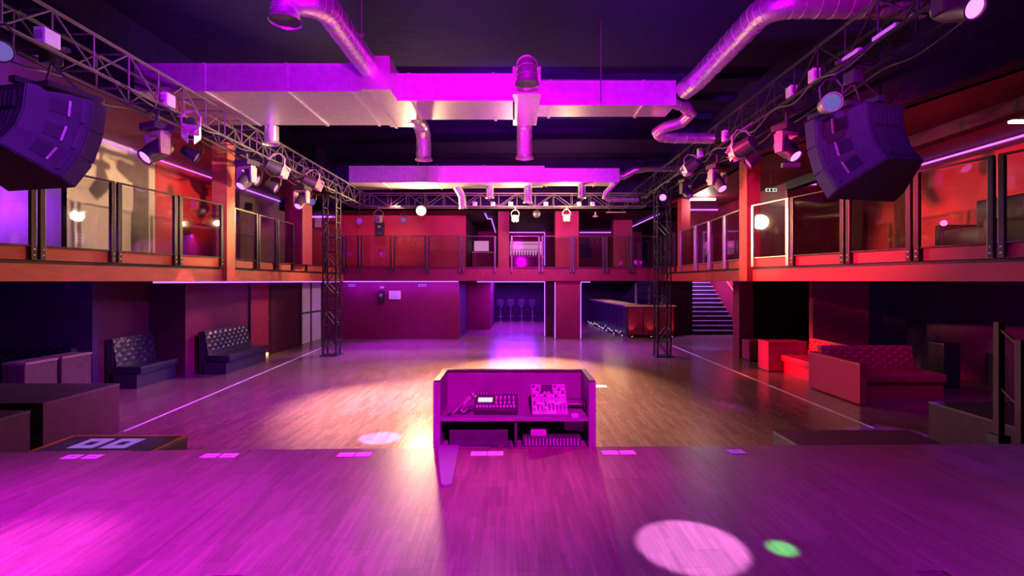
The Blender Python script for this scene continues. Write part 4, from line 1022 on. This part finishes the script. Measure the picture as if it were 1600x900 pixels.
MB().box(-0.85, 0.85, 0.22, 0.25, 0.85, 1.55).done('lit_panel', 'backlit', t)
for z in (1.12, 1.4): MB().box(-0.85, 0.85, 0.02, 0.22, z, z+0.02).done('shelf_board', 'gear', t)
t = thing('balcony_counter', 'pale lit serving counter in the dark balcony opening', 'counter', (-1.45, 22.6, SLAB1))
MB().box(-0.4, 0.5, -0.2, 0.2, 0, 0.75).done('cabinet', 'red2', t); MB().box(-0.42, 0.52, -0.25, 0.22, 0.75, 0.79).done('counter_top', 'white', t)
MB().box(-0.35, 0.3, 0.2, 0.24, 0.85, 1.3).done('lit_panel', 'backlit', t)
t = thing('wall_picture', 'dark framed picture on the far balcony wall', 'picture', (3.7, 26.46, 3.3))
MB().box(-0.3, 0.3, -0.02, 0.02, 0, 0.95).done('frame', 'black', t); MB().box(-0.26, 0.26, -0.026, -0.02, 0.04, 0.91).done('print', 'navy', t)
# bar stools in the back room
def stool(label, loc):
    t = thing('bar_stool', label, 'stool', loc, 0, 'bar stools in the back room')
    MB().lathe([(0.2, 0), (0.2, 0.015), (0.04, 0.03)], 14).done('base', 'steel', t, True)
    MB().tube((0, 0, 0.02), (0, 0, 0.74), 0.025, 8).done('stem', 'steel', t)
    MB().lathe([(0.17, 0.74), (0.19, 0.77), (0.18, 0.82), (0.001, 0.83)], 14).done('seat', 'leather', t, True)
    MB().box(-0.17, 0.17, 0.14, 0.18, 0.82, 1.15, bevel=0.015).done('backrest', 'leather', t)
    MB().lathe([(0.13, 0.28), (0.14, 0.29), (0.13, 0.30)], 14).done('foot_ring', 'steel', t, True)
    return t
for k, u in enumerate((782, 798, 815, 832)):
    stool(('dark bar stool in the back room, nearest the red side wall', 'dark bar stool in the back room, second from the side wall', 'dark bar stool in the back room, third from the side wall', 'dark bar stool in the back room, nearest the lit jamb')[k], ((u-804)/800*26.2, 26.2, 0))
# stairs
st_ = thing('staircase', 'stairs with pale tread edges rising to the balcony', 'stairs', (7.9, 20.0, 0))
for k in range(15):
    MB().box(-0.93, 0.93, 0.28*k, 0.28*(k+1)+0.02, 0.17*k if k == 0 else 0.17*k-0.02, 0.17*(k+1)-0.03).done('riser_board', 'black', st_)
    tr = MB().box(-0.93, 0.93, 0.28*k-0.02, 0.28*(k+1), 0.17*(k+1)-0.03, 0.17*(k+1)).done('tread', 'lino', st_)
    MB().box(-0.93, 0.93, 0.28*k-0.032, 0.28*k+0.02, 0.17*(k+1)-0.03, 0.17*(k+1)+0.003).done('nosing', 'step', tr)
t = thing('stair_handrail', 'glowing red handrail along the stair wall', 'handrail', (8.80, 20.0, 1.35))
MB().tube((0, 0, 0), (0, 3.2, 1.92), 0.02, 8).done('rail', 'red_led', t)
for k in range(4): MB().tube((0, 0.2+k*0.9, 0.12+k*0.54), (0.05, 0.2+k*0.9, 0.10+k*0.54), 0.01, 6).done('bracket', 'steel', t)

# ------------------------------------------------------------------ doors, signs, wall items
def door(name, y0, y1, m, handle=True, panel=True):
    def X(y): return -7.2+(y-11.2)*0.2/7.4
    x = X((y0+y1)/2)
    o = MB().box(-0.02, 0.035, -(y1-y0)/2, (y1-y0)/2, 0.01, 2.05).done(name, m, None, loc=(x, (y0+y1)/2, 0), rot=(0, 0, -0.027))
    o['kind'] = 'structure'
    h = (y1-y0)/2
    for s in (-1, 1): MB().box(-0.02, 0.05, s*h-0.03, s*h+0.03, 0, 2.08).done('door_frame', 'maroon' if m != 'purple_door' else 'gear', o)
    if panel: MB().box(0.035, 0.05, -h+0.05, h-0.05, 1.0, 1.06).done('push_bar', 'gear', o)
    if handle: MB().tube((0.04, h*0.7, 1.02), (0.09, h*0.7, 1.02), 0.02, 8).done('door_handle', 'steel', o)
    return o
door('door_1', 13.75, 14.75, 'red2', True, False)
door('door_2', 14.85, 16.7, 'maroon', True, False)
door('door_3', 16.85, 17.55, 'purple_door', False)
door('door_4', 17.6, 18.45, 'purple_door', False)
def plate(name, label, cat, loc, w_, h_, m='paper', mark=None, axis='y', dep=0.012):
    t = thing(name, label, cat, loc, 0 if axis == 'y' else R(90))
    MB().box(-w_/2, w_/2, -dep, 0, -h_/2, h_/2).done('plate', m, t)
    if mark:
        for (a, b, c, d, mm) in mark: MB().box(a, b, -dep-0.003, -dep, c, d).done('printed_mark', mm, t)
    return t
lines_ = [(-0.16, 0.16, 0.10-0.05*k, 0.115-0.05*k, 'gearl') for k in range(5)]
plate('notice', 'white notice pinned to the lower red back wall', 'notice', (at(617, 461, 18.49).x, 18.49, at(617, 461, 18.49).z), 0.42, 0.30, 'paper', lines_)
plate('wall_cabinet', 'black cabinet with a round pale mark on the lower red back wall', 'cabinet', (at(596, 464, 18.49).x, 18.49, at(596, 464, 18.49).z), 0.25, 0.45, 'black', [(-0.05, 0.05, 0.02, 0.12, 'gearl')], dep=0.08)
plate('small_sign', 'small pale sign just above the black wall cabinet', 'sign', (at(597, 449, 18.49).x, 18.49, at(597, 449, 18.49).z), 0.14, 0.06, 'paper', [(-0.05, 0.05, -0.01, 0.01, 'gear')])
plate('small_sign', 'small grey sign at the top of the wall near the lattice tower', 'sign', (at(550, 446, 18.49).x, 18.49, at(550, 446, 18.49).z), 0.24, 0.09, 'gearl', [(-0.08, -0.01, -0.02, 0.02, 'gear'), (0.02, 0.09, -0.02, 0.02, 'gear')])
plate('small_sign', 'small grey sign at the top of the wall past the notice', 'sign', (at(660, 446, 18.49).x, 18.49, at(660, 446, 18.49).z), 0.28, 0.09, 'gearl', [(-0.1, -0.02, -0.02, 0.02, 'gear'), (0.02, 0.1, -0.02, 0.02, 'gear')])
plate('wall_panel', 'black wall panel with pale dials on the upper red wall', 'panel', (at(594, 358, 19.98).x, 19.98, at(594, 358, 19.98).z), 0.34, 0.58, 'black', [(-0.08, 0.04, 0.05, 0.13, 'gearl'), (-0.1, 0.1, -0.2, -0.12, 'gear')], dep=0.06)
plate('notice', 'white notice on the orange upper wall beside the lattice tower', 'notice', (at(497, 346, 19.98).x, 19.98, at(497, 346, 19.98).z), 0.25, 0.45, 'paper', [(-0.08, 0.08, 0.1, 0.12, 'gearl'), (-0.08, 0.08, 0.0, 0.02, 'gearl')])
# exit sign: running figure between two arrows on a glowing plate
t = thing('exit_sign', 'small glowing exit sign with pictograms hung by the red orange column', 'sign', at(1205, 297, 12.6))
MB().box(-0.15, 0.15, 0, 0.03, -0.055, 0.055, bevel=0.005).done('housing', 'green', t)
sg = MB().box(-0.14, 0.14, -0.004, 0, -0.045, 0.045).done('face', 'exit', t)
for (x0, x1, z0, z1) in ((-0.10, -0.06, -0.03, 0.03), (-0.02, 0.03, -0.035, 0.02), (-0.01, 0.02, 0.022, 0.04), (0.06, 0.11, -0.012, 0.012), (0.09, 0.11, -0.03, 0.03)):
    MB().box(x0, x1, -0.006, -0.004, z0, z1).done('pictogram', 'green', sg)
MB().tube((0, 0.015, 0.055), (0, 0.015, URC-at(1205, 297, 12.6).z), 0.008, 6).done('hanger', 'steel', t)
# white tube lamp under the sofa side balcony ceiling
t = thing('tube_lamp', 'bright white tube lamp under the stair side balcony ceiling', 'lamp', (5.95, 16.2, URC))
MB().box(-0.42, 0.42, -0.06, 0.06, -0.05, 0, bevel=0.01).done('housing', 'white', t); MB().tube((-0.40, 0, -0.075), (0.40, 0, -0.075), 0.03, 10).done('tube', 'tube_white', t)
lamp('POINT', (5.95, 16.2, URC-0.2), (1, .9, .75), 60, radius=0.2)
t = thing('tube_lamp', 'small white tube lamp above the armchair wall at the picture edge', 'lamp', (8.3, 8.3, URC))
MB().box(-0.3, 0.3, -0.06, 0.06, -0.05, 0, bevel=0.01).done('housing', 'white', t); MB().tube((-0.28, 0, -0.075), (0.28, 0, -0.075), 0.025, 10).done('tube', 'tube_white', t)
t = thing('wall_vent', 'small square vent on the beige upper wall', 'vent', (-8.5, 9.99, 2.93), R(90))
MB().box(-0.1, 0.1, -0.012, 0, -0.1, 0.1).done('frame', 'white', t)
for k in range(4): MB().box(-0.08, 0.08, -0.02, -0.012, -0.08+k*0.045, -0.06+k*0.045).done('slat', 'gearl', t)
t = thing('wall_speaker', 'small dark speaker on the pale violet upper wall', 'speaker', (-8.45, 16.2, 4.45), R(90))
MB().box(-0.08, 0.08, -0.12, 0, -0.12, 0.12, bevel=0.01).done('cabinet', 'gear', t); MB().box(-0.07, 0.07, -0.126, -0.12, -0.11, 0.11).done('grille', 'black', t)
t = thing('batten_lamp', 'short pale batten under the ceiling behind the moving head by the loudspeakers', 'lamp', (6.2, 11.5, URC-0.02))
MB().box(-0.2, 0.2, -0.05, 0.05, -0.08, 0.02, bevel=0.01).done('housing', 'white', t); MB().box(-0.18, 0.18, -0.03, 0.03, -0.09, -0.08).done('cover', 'lens_dim', t)
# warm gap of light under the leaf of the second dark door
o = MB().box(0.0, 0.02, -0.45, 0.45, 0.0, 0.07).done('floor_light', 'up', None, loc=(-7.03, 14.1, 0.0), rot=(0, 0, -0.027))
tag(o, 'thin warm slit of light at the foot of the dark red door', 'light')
print('planks', n_pl)
